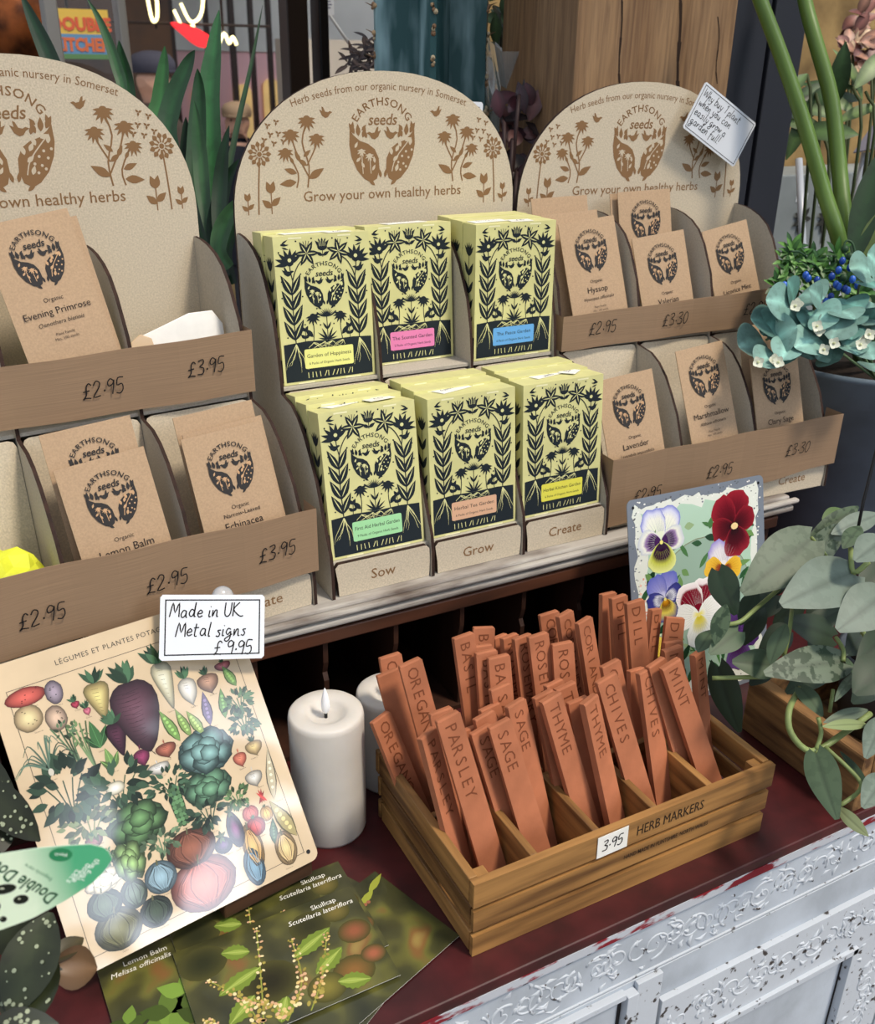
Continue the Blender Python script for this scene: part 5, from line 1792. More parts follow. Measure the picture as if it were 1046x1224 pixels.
po_ = thing('satin_pothos', 'silvery green pothos with heart-shaped leaves trailing over the wooden box', 'plant', (.93, .61, .012))
b = MB()
b.lathe([(.001, .0125), (.045, .0125), (.060, .115), (.063, .118), (.057, .118), (.055, .105), (.001, .105)], (.95, .61, 0), 28)
b.build('pot', mat('grey_pot', (70, 76, 84), .5), po_)
b = MB()
b.lathe([(.001, .100), (.0545, .1055), (.001, .108)], (.95, .61, 0), 20)
b.build('soil', SOIL, po_)
z3 = lambda x, y: (740 + x / 2.781, 560 + y / 2.781)
SIL, MIDG, DKG, PAL = (98, 111, 92), (76, 94, 70), (46, 62, 44), (114, 128, 116)
LV = [  # base, tip, width, depth base, depth tip, colour, variegation, facing
    ((640, 235), (420, 405), 165, 1.03, .99, SIL, .25, (0, 0, .5)),
    ((775, 345), (553, 440), 172, 1.00, .95, PAL, .1, (0, 0, .8)),
    ((745, 640), (495, 672), 125, .98, .95, SIL, .95, (0, 0, .9)),
    ((725, 215), (535, 395), 95, 1.06, 1.04, SIL, .9, (.3, 0, .3)),
    ((800, 125), (635, 235), 60, 1.10, 1.07, MIDG, .9, (.2, 0, .5)),
    ((330, 340), (385, 485), 95, 1.02, 1.0, DKG, .8, (-.3, 0, .2)),
    ((880, 420), (735, 530), 150, .98, .95, PAL, .1, (0, 0, .7)),
    ((880, 240), (788, 300), 110, .98, .96, PAL, .1, (-.3, 0, .7)),
    ((398, 540), (305, 612), 84, 1.0, .98, MIDG, .0, (0, 0, .6)),
    ((312, 535), (262, 605), 60, 1.03, 1.01, MIDG, .0, (-.4, 0, .3)),
    ((512, 655), (382, 640), 95, 1.01, 1.0, MIDG, .05, (0, 0, .5)),
    ((555, 515), (500, 645), 62, 1.0, .98, MIDG, .0, (-.5, 0, .2)),
    ((712, 560), (560, 500), 100, 1.06, 1.04, DKG, .2, (0, 0, .5)),
    ((355, 450), (318, 580), 58, 1.0, .98, MIDG, .95, (-.3, 0, .2)),
    ((605, 728), (680, 820), 78, .99, .97, MIDG, .0, (.2, 0, .1)),
    ((655, 945), (722, 1158), 100, .95, .90, MIDG, .2, (-.2, 0, .3)),
    ((738, 938), (836, 1066), 66, .97, .94, DKG, .1, (.4, 0, .5)),
    ((722, 1122), (826, 1220), 42, .92, .89, (140, 150, 108), .0, (-.3, 0, .6)),
    ((830, 850), (688, 852), 36, .97, .94, (134, 148, 100), .0, (0, 0, .9)),
    ((830, 800), (690, 838), 40, .98, .95, SIL, .1, (0, 0, .9)),
    ((880, 840), (822, 955), 80, .96, .93, PAL, .2, (-.3, 0, .5)),
    ((885, 1030), (815, 1120), 90, .93, .90, PAL, .2, (-.3, 0, .5)),
    ((880, 650), (788, 745), 130, .96, .94, DKG, .95, (-.2, 0, .4)),
    ((760, 628), (790, 705), 60, 1.0, .98, MIDG, .2, (.3, 0, .3)),
    ((800, 665), (718, 765), 34, .98, .95, SIL, .4, (-.5, 0, .4)),
    ((870, 150), (715, 210), 66, 1.08, 1.05, PAL, .1, (0, 0, .6)),
    ((745, 135), (680, 165), 44, 1.12, 1.10, (88, 112, 66), .0, (0, 0, .7)),
    ((805, 190), (748, 258), 56, 1.03, 1.0, MIDG, .6, (-.2, 0, .5)),
    ((880, 330), (790, 425), 90, 1.05, 1.03, DKG, .3, (0, 0, .4)),
    ((740, 470), (600, 545), 70, 1.07, 1.06, DKG, .0, (0, 0, .4)),
    ((700, 640), (560, 745), 90, 1.06, 1.05, DKG, .0, (0, 0, .3)),
    ((330, 660), (395, 880), 100, 1.06, 1.05, DKG, .2, (-.4, 0, .1)),
    ((880, 560), (800, 640), 90, 1.03, 1.0, DKG, .1, (0, 0, .4)),
    ((860, 480), (700, 480), 110, 1.08, 1.07, DKG, .5, (0, 0, .3)),
    ((460, 400), (400, 520), 60, 1.05, 1.05, DKG, .6, (-.3, 0, .2)),
    ((520, 420), (450, 500), 80, 1.12, 1.11, (40, 54, 40), .3, (-0.2, 0, .2)),  # dark leaves from here on added to stand in for shade between leaves
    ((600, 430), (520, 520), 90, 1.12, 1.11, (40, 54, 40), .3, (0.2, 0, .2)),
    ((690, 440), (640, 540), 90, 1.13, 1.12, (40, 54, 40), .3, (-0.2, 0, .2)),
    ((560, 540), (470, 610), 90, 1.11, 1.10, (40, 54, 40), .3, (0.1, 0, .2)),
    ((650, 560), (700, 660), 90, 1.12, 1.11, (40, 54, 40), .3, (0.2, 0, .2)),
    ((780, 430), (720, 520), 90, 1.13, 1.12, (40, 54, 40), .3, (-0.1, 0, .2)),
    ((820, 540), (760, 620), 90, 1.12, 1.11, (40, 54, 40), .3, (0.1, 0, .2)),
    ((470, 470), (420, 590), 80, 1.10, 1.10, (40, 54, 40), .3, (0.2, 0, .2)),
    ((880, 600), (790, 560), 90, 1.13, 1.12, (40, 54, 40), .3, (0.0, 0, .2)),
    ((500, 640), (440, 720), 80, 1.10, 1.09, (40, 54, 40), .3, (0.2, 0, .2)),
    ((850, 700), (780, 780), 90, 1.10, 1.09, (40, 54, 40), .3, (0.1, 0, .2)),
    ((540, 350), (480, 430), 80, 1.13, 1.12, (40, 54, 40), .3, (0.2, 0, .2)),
]
b = MB()
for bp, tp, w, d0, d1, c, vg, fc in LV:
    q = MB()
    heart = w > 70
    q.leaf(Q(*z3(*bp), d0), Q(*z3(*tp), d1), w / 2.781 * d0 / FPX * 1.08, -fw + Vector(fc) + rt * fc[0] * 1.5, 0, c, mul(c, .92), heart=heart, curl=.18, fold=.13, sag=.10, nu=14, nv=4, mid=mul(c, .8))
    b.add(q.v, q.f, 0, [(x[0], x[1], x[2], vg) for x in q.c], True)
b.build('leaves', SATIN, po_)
b = MB()
for pts, d, r in (
        ([(575, 470), (566, 540), (548, 625)], (1.03, 1.0, 1.0), .0022), ([(602, 732), (566, 800), (572, 880), (640, 940), (740, 885), (835, 815)], (1.0, .97, .96, .96, .97, .99), .0032),
        ([(662, 828), (672, 880), (655, 935)], (.96, .96, .96), .0022), ([(685, 925), (790, 1025), (800, 1070), (735, 1120)], (.96, .94, .93, .92), .0022),
        ([(310, 697), (420, 694), (515, 688), (620, 650)], (1.02, 1.01, 1.01, 1.04), .0024), ([(340, 520), (400, 510), (450, 470), (532, 400)], (1.0, 1.0, 1.01, 1.04), .0024),
        ([(712, 735), (700, 810)], (1.0, .99), .002), ([(770, 265), (780, 345), (830, 310)], (1.02, 1.0, 1.0), .0028), ([(640, 230), (700, 300), (770, 345), (840, 420)], (1.04, 1.06, 1.06, 1.08), .002),
        ([(720, 560), (745, 600), (745, 640)], (1.0, .99, .98), .0022), ([(860, 300), (820, 420), (800, 520), (860, 620), (870, 700)], (1.08, 1.08, 1.1, 1.1, 1.12), .003)):
    b.tube(smooth([tuple(Q(*z3(*p), dd)) for p, dd in zip(pts, d)], 4), r, 8)
b.build('stems', mat('pothos_stem', (134, 150, 92), .45, noise=.15, scale=40), po_)
b = MB()
b.tube([Q(1024, 640, 1.04), Q(1032, 600, 1.035), Q(1046, 545, 1.03), Q(1080, 400, 1.02)], .0017, 8)
b.tube([Q(1024, 640, 1.04), Vector((.95, .61, .118))], .0017, 8)
b.build('wire_hanger', BLK, po_)

# ------------------------------------------------------------------ dark bucket with silk foliage
BUCK = mat('slate_bucket', (100, 114, 126), .45, noise=.1, scale=20, spec=.4, bump=.03, bscale=80)
bx_, by_ = 1.335, 1.03
bk = thing('planter_bucket', 'tall slate grey bucket planter at the right end of the stands', 'planter', (bx_, by_, 0))
b = MB()
b.lathe([(.001, .001), (.138, .001), (.140, .004), (.156, .285), (.162, .288), (.164, .325), (.168, .328), (.168, .336), (.162, .336), (.158, .30), (.001, .30)], (bx_, by_, 0), 56)
b.build('pail', BUCK, bk)
b = MB(); b.lathe([(.001, .3005), (.156, .301), (.001, .312)], (bx_, by_, 0), 24); b.build('soil', SOIL, bk)
z6 = lambda x, y: (880 + x / 3.307, 270 + y / 3.308)
TQ, TQ2 = (118, 158, 148), (84, 128, 120)
sf = thing('silk_leaf_bunch', 'bunch of pale turquoise silk leaves with cream blossoms in the bucket', 'artificial plant', (bx_ - .04, by_ - .08, .3125))
b = MB()
rnd = random.Random(17)
ctr = (330, 400)
TL = [((230, 300), (215, 215), 80), ((255, 270), (345, 280), 110), ((215, 310), (130, 290), 84), ((215, 330), (175, 375), 70), ((310, 370), (205, 375), 100), ((300, 350), (405, 365), 100), ((170, 400), (70, 360), 84), ((110, 450), (20, 470), 92), ((160, 440), (235, 400), 88),
      ((160, 480), (262, 490), 96), ((250, 470), (300, 520), 90), ((330, 440), (240, 470), 84), ((400, 400), (460, 440), 90), ((340, 500), (410, 520), 80), ((400, 330), (470, 360), 96), ((420, 300), (500, 320), 90), ((470, 440), (550, 410), 96),
      ((510, 460), (545, 520), 90), ((520, 380), (560, 330), 90), ((540, 180), (460, 160), 84), ((560, 160), (530, 110), 80), ((520, 220), (560, 240), 80), ((530, 540), (570, 575), 84), ((150, 500), (90, 540), 70), ((190, 330), (110, 420), 70), ((380, 440), (330, 520), 80), ((440, 470), (480, 500), 70), ((280, 330), (330, 420), 84), ((360, 380), (300, 460), 84), ((420, 350), (380, 440), 84), ((460, 300), (430, 380), 84), ((200, 400), (130, 430), 76), ((220, 440), (180, 520), 70), ((480, 380), (440, 470), 84), ((540, 300), (500, 380), 84), ((340, 300), (300, 250), 60)]
for i, (bp, tp, w) in enumerate(TL):
    d = 1.30 + .02 * math.sin(i * 2.1)
    c = TQ if i % 3 else TQ2
    c = mul(c, rnd.uniform(.85, 1.1))
    q = MB()
    q.leaf(Q(*z6(*bp), d), Q(*z6(*tp), d - .025), w / 3.307 * d / FPX * 1.85, -fw + Vector((rnd.uniform(-.35, .35), 0, rnd.uniform(.1, .6))), 0, mul(c, 1.0), mul(c, .93), curl=.25, fold=.12, nu=11, nv=3, mid=mul(c, 1.25),
           prof=lambda t: math.sin(math.pi * min(1, t * .96 + .03)) ** .55)
    b.add(q.v, q.f, 0, q.c, True)
b.build('leaves', LEAFSILK, sf)
b = MB()
for i, (x, y) in enumerate(((240, 310), (232, 318), (318, 398), (325, 415), (345, 490), (385, 465), (150, 530), (85, 540), (165, 540), (505, 455), (525, 430), (490, 470))):
    b = MB()
    p = Q(*z6(x, y), 1.262 - .003 * (i % 3))
    for k in range(4):
        a = R_(90 * k + 30 * i)
        q = MB()
        dd = rt * math.cos(a) + up * math.sin(a)
        q.leaf(p, p + dd * .0085 - fw * .003, .0085, -fw, 0, (212, 214, 194), (204, 208, 190), curl=-.2, fold=.1, nu=6, nv=2)
        b.add(q.v, q.f, 0, q.c, True)
    b.ball(p - fw * .002, .0018, 0, 6, cols=(200, 206, 160))
    b.build('blossom', LEAFSILK, sf)
b = MB()
for p in ((120, 450), (300, 380), (460, 440), (230, 300), (540, 200), (160, 490), (400, 350)):
    b.tube(smooth([tuple(Q(*z6(*p), 1.305)), tuple(Q(*z6((p[0] + 420) / 2, (p[1] + 360) / 2), 1.36)), (bx_ - .04, by_ - .06, .312)], 4), .002, 6)
b.build('stems', mat('silk_stem', (96, 118, 84), .6), sf)
gs = thing('berry_sprigs', 'green plastic sprigs with bright blue berries behind the turquoise leaves', 'artificial plant', (bx_, by_, .3125))
b = MB()
for x, y in ((215, 90), (195, 140), (240, 130), (300, 130), (330, 150), (270, 165), (210, 180), (395, 110), (400, 160), (350, 190), (250, 200), (420, 230), (160, 240), (180, 215), (300, 240), (460, 270), (500, 260), (380, 300), (220, 110), (310, 180)):
    p = Q(*z6(x, y), 1.37)
    for k in range(7):
        a = R_(51 * k + x)
        dd = rt * math.cos(a) + up * math.sin(a) - fw * .5
        q = MB()
        c = rnd.choice(((62, 112, 44), (92, 144, 60), (44, 86, 40)))
        q.leaf(p, p + dd * .022, .0085, -fw + Vector((0, 0, .6)), 0, c, mul(c, .8), curl=.2, fold=.2, nu=6, nv=1)
        b.add(q.v, q.f, 0, q.c, True)
b.build('leaves', LEAFG, gs)
b = MB()
for x, y in ((190, 235), (275, 195), (285, 208), (420, 138), (450, 165), (405, 175), (460, 212), (480, 235), (405, 240), (440, 255), (375, 280), (355, 300), (320, 215), (378, 200), (395, 232), (340, 240), (430, 250)):
    b = MB()
    b.ball(Q(*z6(x, y), 1.345), .0046, 0, 8, sq=(1, 1, 1.25), cols=rnd.choice(((40, 92, 190), (58, 112, 214), (30, 70, 160))))
    b.build('berry', mat('berry', (255, 255, 255), .3, vcol=True, spec=.5), gs)
b = MB()
for x, y in ((190, 235), (420, 138), (460, 212), (375, 280), (215, 100), (300, 150), (395, 120)):
    b.tube(smooth([tuple(Q(*z6(x, y), 1.35)), tuple(Q(*z6((x + 400) / 2, y + 60), 1.38)), (bx_, by_ - .02, .312)], 4), .0016, 6)
b.tube(smooth([tuple(Q(*z6(*p), 1.345)) for p in ((455, 175), (470, 120), (460, 70), (435, 60), (425, 95), (440, 130))], 4), .0016, 6)
for x, y in ((430, 92), (424, 205), (398, 330), (448, 120)):
    b.ball(Q(*z6(x, y), 1.345), .0055, 0, 8)
b.build('stems', mat('sprig_stem', (40, 70, 44), .5), gs)

# two thick green flower stalks rising from the bucket
STALK = mat('green_stalk', (92, 122, 50), .4, noise=.12, scale=30, stretch=(1, 1, .1), spec=.45)
for lab, pts, ds, r in (('thick bright green flower stalk crossing in front of the black post', [(1006, 300), (985, 230), (962, 150), (935, 70), (905, -10), (890, -60)], (1.42, 1.40, 1.38, 1.36, 1.34, 1.33), .0104),
                        ('darker green flower stalk, curving up beside the bright green one', [(1012, 290), (1003, 200), (994, 120), (975, 50), (962, 0), (955, -50)], (1.47, 1.47, 1.46, 1.45, 1.45, 1.44), .0112)):
    t = thing('flower_stalk', lab, 'plant', (bx_, by_, .3125), 'flower stalks in the bucket')
    b = MB()
    P3 = smooth([(bx_ + (.02 if 'bright' in lab else .075), by_ + (.02 if 'bright' in lab else .06), .3125)] + [tuple(Q(*p, d)) for p, d in zip(pts, ds)], 4)
    b.tube(P3, [r * (1.15 - .25 * i / len(P3)) for i in range(len(P3))], 14)
    b.build('stalk', STALK if 'bright' in lab else mat('dark_stalk', (76, 88, 52), .45, noise=.2, scale=30, stretch=(1, 1, .1)), t)
t = thing('strap_leaf_clump', 'broad green strap leaves at the right edge behind the blue berries', 'plant', (bx_ + .08, by_, .3125))
b = MB()
for bp, tp, w, c in (((1018, 320), (1052, 180), 34, (38, 66, 34)), ((1044, 320), (1066, 200), 22, (98, 134, 56)), ((1030, 310), (1056, 250), 24, (110, 128, 70))):
    b.leaf(Q(*bp, 1.42), Q(*tp, 1.40), w * 1.4 / FPX, -fw + rt * -.3, 0, c, mul(c, .8), curl=.05, fold=.15, nu=10)
b.leaf((bx_ + .06, by_, .313), Q(1015, 315, 1.42), .05, -fw, 0, (38, 66, 34), fold=.1)
b.build('leaves', LEAFG, t)

# ------------------------------------------------------------------ posts
OAK = bpy.data.materials.new('oak')
OAK.use_nodes = True
n = OAK.node_tree.nodes
L = OAK.node_tree.links
bs = n['Principled BSDF']
bs.inputs['Roughness'].default_value = .6
tcn = n.new('ShaderNodeTexCoord')
mp = n.new('ShaderNodeMapping'); mp.inputs['Scale'].default_value = (1, 1, .06)
L.new(tcn.outputs['Object'], mp.inputs[0])
nz = n.new('ShaderNodeTexNoise'); nz.inputs['Scale'].default_value = 9; nz.inputs['Detail'].default_value = 4
L.new(mp.outputs[0], nz.inputs['Vector'])
wv = n.new('ShaderNodeTexNoise'); wv.inputs['Scale'].default_value = 170; wv.inputs['Detail'].default_value = 6; wv.inputs['Distortion'].default_value = .6
L.new(mp.outputs[0], wv.inputs['Vector'])
rp = n.new('ShaderNodeValToRGB')
el = rp.color_ramp.elements
el[0].position = .30; el[0].color = lin((116, 88, 60))
el[1].position = .70; el[1].color = lin((154, 122, 86))
L.new(wv.outputs['Fac'], rp.inputs[0])
r2 = n.new('ShaderNodeValToRGB')
el = r2.color_ramp.elements
el[0].position = .40; el[0].color = lin((212, 200, 184))
el[1].position = .60; el[1].color = (1, 1, 1, 1)
L.new(nz.outputs['Fac'], r2.inputs[0])
mx = n.new('ShaderNodeMix'); mx.data_type = 'RGBA'; mx.blend_type = 'MULTIPLY'; mx.inputs[0].default_value = 1
L.new(rp.outputs[0], mx.inputs[6]); L.new(r2.outputs[0], mx.inputs[7])
L.new(mx.outputs[2], bs.inputs['Base Color'])
bp = n.new('ShaderNodeBump'); bp.inputs['Strength'].default_value = .35; bp.inputs['Distance'].default_value = .003
L.new(wv.outputs['Fac'], bp.inputs['Height']); L.new(bp.outputs[0], bs.inputs['Normal'])

PY = 1.235
xl, xr = at(688, 60, 1, PY).x, at(876, 60, 1, PY).x
t = thing('oak_post', 'thick square oak post behind the right-hand seed stand', 'post', ((xl + xr) / 2, PY + .1, -.75))
b = MB(); b.box(xl, PY, -.75, xr, PY + .2, 1.7, 0); b.build('timber', OAK, t, bevel=.004)
b = MB()
for px, y0, y1, w in ((742, -20, 110, .0022), (812, -20, 120, .004), (858, 20, 100, .0014)):
    p = [at(px + 2 * math.sin(i), y0 + (y1 - y0) * i / 6, 1, PY - .0004) for i in range(7)]
    b = MB()
    for i in range(6):
        wq = w * (.5 + .5 * math.sin(i * 1.3 + 1) ** 2)
        b.add([p[i] + Vector((-wq, 0, 0)), p[i] + Vector((wq, 0, 0)), p[i + 1] + Vector((w * .6, 0, 0)), p[i + 1] + Vector((-w * .6, 0, 0))], [(0, 1, 2, 3)], 0)
    b.build('drying_crack', mat('crack_dark', (46, 32, 24), .9), t)
xb0, xb1, xg = xr + .004, at(969, 0, 1, PY + .03).x, at(927, 0, 1, PY + .03).x
STEEL = mat('black_steel', (42, 44, 52), .38, noise=.15, scale=6, spec=.5, stretch=(1, 1, .2))
t = thing('steel_post', 'black steel post with a vertical groove beside the oak post', 'post', ((xb0 + xb1) / 2, PY + .1, -.75))
b = MB(); b.box(xb0, PY + .03, -.75, xg - .004, PY + .2, 1.7, 0); b.build('flange', STEEL, t, bevel=.003)
b = MB(); b.box(xg + .004, PY + .03, -.75, xb1, PY + .2, 1.7, 0); b.build('flange', STEEL, t, bevel=.003)
b = MB(); b.box(xg - .0039, PY + .05, -.75, xg + .0039, PY + .19, 1.7, 0); b.build('web', mat('dark_gap_shade', (38, 34, 34), .8), t)
# ------------------------------------------------------------------ tall cactus behind the middle stand
CACT = mat('cactus_skin', (46, 84, 86), .5, col2=(140, 170, 174), scale=18, lo=.46, hi=.74, stretch=(1.6, 1.6, .35), detail=3, spec=.35)
cc = Q(514, 60, 1.56)
t = thing('ribbed_cactus', 'tall blue-green ribbed cactus behind the middle seed stand', 'cactus', (cc.x, cc.y, -.75), None)
yaw0 = math.atan2(-cc.y, -cc.x)
b = MB()
NR, ring = 5, []
for i in range(NR):
    a = yaw0 + 2 * math.pi * i / NR + .05
    for da, r in ((-.50, .052), (-.18, .085), (-.05, .113), (.05, .113), (.18, .085)):
        ring.append((a + da, r))
zs = [-.42 + .08 * k for k in range(25)]
vs, fs = [], []
for z in zs:
    k = .86 + .06 * math.sin(z * 6) + (.02 if z > .6 else 0)
    for a, r in ring:
        vs.append((cc.x + math.cos(a) * r * k, cc.y + math.sin(a) * r * k, z))
m_ = len(ring)
for i in range(len(zs) - 1):
    for j in range(m_):
        q = (j + 1) % m_
        fs.append((i * m_ + j, i * m_ + q, (i + 1) * m_ + q, (i + 1) * m_ + j))
fs += [tuple(range(m_))[::-1], tuple(range((len(zs) - 1) * m_, len(zs) * m_))]
b.add(vs, fs, 0, sm=False)
b.build('ribbed_stem', CACT, t)
rnd = random.Random(6)
for i in (0, 1, NR - 1):
    a = yaw0 + 2 * math.pi * i / NR + .05
    for z in [.50 + .037 * k for k in range(14)]:
        k = .86 + .06 * math.sin(z * 6) + (.02 if z > .6 else 0)
        r = .114 * k
        p = Vector((cc.x + math.cos(a) * r, cc.y + math.sin(a) * r, z + rnd.uniform(-.006, .006)))
        b = MB()
        for q in range(4):
            b.ball(p + Vector((rnd.uniform(-.003, .003), rnd.uniform(-.003, .003), rnd.uniform(-.007, .007))), rnd.uniform(.0025, .0045), 0, 6, cols=rnd.choice(((168, 140, 106), (136, 106, 80), (190, 172, 140))))
        b.tube([p, p + Vector((math.cos(a), math.sin(a), .4)) * .014], [.0014, .0003], 5, cols=(120, 92, 66))
        b.build('spine_cluster', mat('areole', (255, 255, 255), .8, vcol=True), t)
b = MB(); b.lathe([(.001, -.75), (.11, -.75), (.128, -.43), (.132, -.40), (.122, -.40), (.12, -.43), (.001, -.43)], (cc.x, cc.y, 0), 32); b.build('pot', BUCK, t)

# ------------------------------------------------------------------ strap-leaved plants behind the stands
def strap_plant(cx, cy, label, blades, seed):
    t = thing('dracaena', label, 'plant', (cx, cy, -.75), 'green strap-leaved plants')
    b = MB()
    rnd = random.Random(seed)
    for pts, d, w, c in blades:
        P3 = smooth([tuple(Q(px, py, d + dd)) for (px, py), dd in zip(pts, (0, .0, .0, -.01, -.02))], 5)
        n = len(P3)
        vs, cl, fs = [], [], []
        for i, p in enumerate(P3):
            p = Vector(p)
            q = Vector(P3[min(i + 1, n - 1)]) - Vector(P3[max(i - 1, 0)])
            q.normalize()
            s_ = q.cross(-fw).normalized()
            tt = i / (n - 1)
            ww = w * .84 * d / FPX / 2 * max(.03, (min(1, .55 + tt * 1.2)) * (1 - max(0, (tt - .45) / .55) ** 1.7))
            for k in (-1, -.5, 0, .5, 1):
                vs.append(p + s_ * ww * k + fw * (-abs(k) * ww * .35))
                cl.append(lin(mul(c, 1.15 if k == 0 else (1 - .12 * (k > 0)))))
        for i in range(n - 1):
            for k in range(4):
                fs.append((i * 5 + k, i * 5 + k + 1, i * 5 + 6 + k, i * 5 + 5 + k))
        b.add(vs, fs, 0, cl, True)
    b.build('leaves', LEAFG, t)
    b = MB(); b.tube([(cx, cy, -.46), (cx + .01, cy, -.2), Q(blades[0][0][0][0], blades[0][0][0][1], blades[0][1])], .016, 10); b.build('stem', mat('plant_cane', (110, 96, 70), .7), t)
    b = MB(); b.lathe([(.001, -.75), (.10, -.75), (.13, -.50), (.135, -.48), (.12, -.48), (.115, -.5), (.001, -.5)], (cx, cy, 0), 28); b.build('pot', mat('grey_pot', (70, 76, 84), .5), t)


G1, G2, G3 = (30, 66, 36), (22, 50, 30), (46, 82, 48)
p_ = Q(268, 330, 1.34)
strap_plant(p_.x, p_.y, 'dark green strap-leaved plant between the left and middle seed stands', [
    ([(266, 330), (256, 240), (250, 130), (256, 60), (262, 12)], 1.34, 34, (44, 92, 52)),
    ([(262, 330), (235, 240), (236, 170), (238, 110), (236, 82)], 1.30, 28, G1),
    ([(255, 320), (205, 180), (205, 130), (224, 80), (233, 60)], 1.28, 30, G1),
    ([(250, 300), (190, 160), (192, 120), (196, 80), (197, 55)], 1.32, 24, (48, 96, 50)),
    ([(268, 330), (246, 250), (240, 190), (236, 150), (232, 120)], 1.26, 22, G3),
    ([(272, 330), (268, 250), (280, 170), (300, 80), (314, 6)], 1.26, 9, (40, 66, 38)),
    ([(270, 330), (262, 270), (264, 220), (268, 180), (274, 150)], 1.24, 22, G2),
    ([(275, 320), (262, 300), (268, 270), (284, 245), (300, 232)], 1.22, 26, (58, 100, 60)),
    ([(275, 330), (258, 290), (262, 250), (272, 215), (286, 190)], 1.26, 26, G2),
    ([(260, 330), (240, 270), (228, 210), (224, 170), (222, 140)], 1.32, 28, G2),
    ([(278, 340), (270, 300), (282, 262), (300, 240), (318, 226)], 1.28, 24, G2)], 1)
p_ = Q(100, 250, 1.42)
strap_plant(p_.x, p_.y, 'dark strap-leaved plant behind the left-edge seed stand', [
    ([(90, 250), (76, 120), (60, 70), (40, 25), (24, -10)], 1.42, 26, G2),
    ([(150, 250), (148, 120), (140, 80), (122, 30), (104, -2)], 1.38, 16, G3),
    ([(160, 250), (156, 140), (152, 100), (146, 70), (142, 48)], 1.40, 22, G1)], 2)

# ------------------------------------------------------------------ dusky leafy plants in the gap by the oak post
def bushy(name, label, cat, pts, d0, d1, L_, w, cols, seed, stem_c, foot, n=4, depth_pot=True, dirs=None):
    t = thing(name, label, cat, (foot.x, foot.y, -.75))
    b = MB()
    rnd = random.Random(seed)
    for px, py in pts:
        for k in range(n):
            p = Q(px + rnd.uniform(-9, 9), py + rnd.uniform(-9, 9), rnd.uniform(d0, d1))
            a = rnd.uniform(0, 6.28)
            dd = rt * math.cos(a) + up * math.sin(a) * .8 - fw * rnd.uniform(-.2, .6)
            c = rnd.choice(cols)
            q = MB()
            q.leaf(p, p + dd * L_ * rnd.uniform(.7, 1.2), w * rnd.uniform(.7, 1.2), -fw + Vector((rnd.uniform(-.5, .5), 0, rnd.uniform(0, .8))), 0, c, mul(c, .85), curl=.25, fold=.2, nu=7, nv=1, mid=mul(c, 1.3))
            b.add(q.v, q.f, 0, q.c, True)
    b.build('foliage', LEAFG, t)
    b = MB()
    for px, py in pts[::2]:
        b.tube(smooth([tuple(Q(px, py, (d0 + d1) / 2)), tuple(Q((px + 600) / 2 if px < 800 else px, py + 120, (d0 + d1) / 2)), (foot.x, foot.y, -.46)], 4), .003, 6)
    b.build('stems', mat('stem_' + name, mul(stem_c, .8), .6), t)
    b = MB(); b.lathe([(.001, -.75), (.05, -.75), (.06, -.50), (.063, -.48), (.056, -.48), (.054, -.5), (.001, -.5)], (foot.x, foot.y, 0), 24); b.build('pot', mat('dark_pot', (44, 40, 40), .5), t)


bushy('purple_leaf_plant', 'burgundy-leaved plant in the gap between the middle stand and oak post', 'plant',
      [(622, 110), (630, 128), (612, 160), (622, 170), (618, 200), (606, 215), (620, 235), (612, 250), (600, 190), (628, 150), (600, 140), (620, 268)], 1.44, 1.50, .05, .022,
      ((66, 36, 42), (50, 30, 36), (84, 52, 50), (44, 34, 34)), 3, (60, 40, 40), Q(590, 300, 1.86), 4)
bushy('shade_leaf_plant', 'dark green foliage hanging high between the cactus and oak post', 'plant',
      [(590, 8), (606, 30), (630, 15), (645, 40), (598, 60), (588, 85), (612, 80), (636, 70), (600, 110), (584, 40), (640, 95), (625, 5), (598, 130)], 1.72, 1.85, .07, .026,
      ((40, 58, 36), (62, 84, 48), (34, 44, 34), (84, 96, 60)), 4, (58, 60, 40), Q(560, 320, 2.12), 3)
bushy('dried_flower_head', 'dark brown dried flower bunch left of the cactus', 'dried flowers',
      [(428, 62), (440, 55), (450, 70), (436, 75), (424, 72), (448, 50), (456, 60), (420, 80), (440, 85)], 1.75, 1.85, .03, .008,
      ((66, 50, 46), (48, 36, 36), (90, 70, 60)), 5, (70, 58, 48), Q(445, 300, 1.82), 9)

# a cellophane-wrapped bouquet catching the light behind the purple leaves
CELL = mat('cellophane', (232, 236, 236), .12, trans=.75, spec=.7)
t = thing('wrapped_bouquet', 'cellophane-wrapped greenery glinting beside the oak post', 'bouquet', Q(628, 250, 1.66))
b = MB()
c = Q(622, 190, 1.64)
n_ = 18
vs, fs = [], []
rnd = random.Random(9)
for j, (r, dz) in enumerate(((.012, -.16), (.03, -.06), (.07, .08), (.10, .17))):
    for i in range(n_):
        a = 2 * math.pi * i / n_
        rr = r * (1 + .22 * math.cos(a * 4 + j) + rnd.uniform(-.06, .06))
        vs.append(c + Vector((math.cos(a) * rr, math.sin(a) * rr, dz + rnd.uniform(-.01, .01))))
for j in range(3):
    for i in range(n_):
        q = (i + 1) % n_
        fs.append((j * n_ + i, j * n_ + q, (j + 1) * n_ + q, (j + 1) * n_ + i))
b.add(vs, fs, 0)
b.build('wrap', CELL, t)
b = MB()
for i in range(22):
    a = rnd.uniform(0, 6.28)
    p1 = c + Vector((math.cos(a) * .06, math.sin(a) * .06, rnd.uniform(.04, .17)))
    g = rnd.choice(((70, 92, 56), (96, 110, 70), (54, 74, 48)))
    q = MB()
    q.leaf(c + Vector((0, 0, -.13)), p1, .018, -fw, 0, g, mul(g, .8), curl=.1, nu=7)
    b.add(q.v, q.f, 0, q.c, True)
b.build('greenery', LEAFG, t)
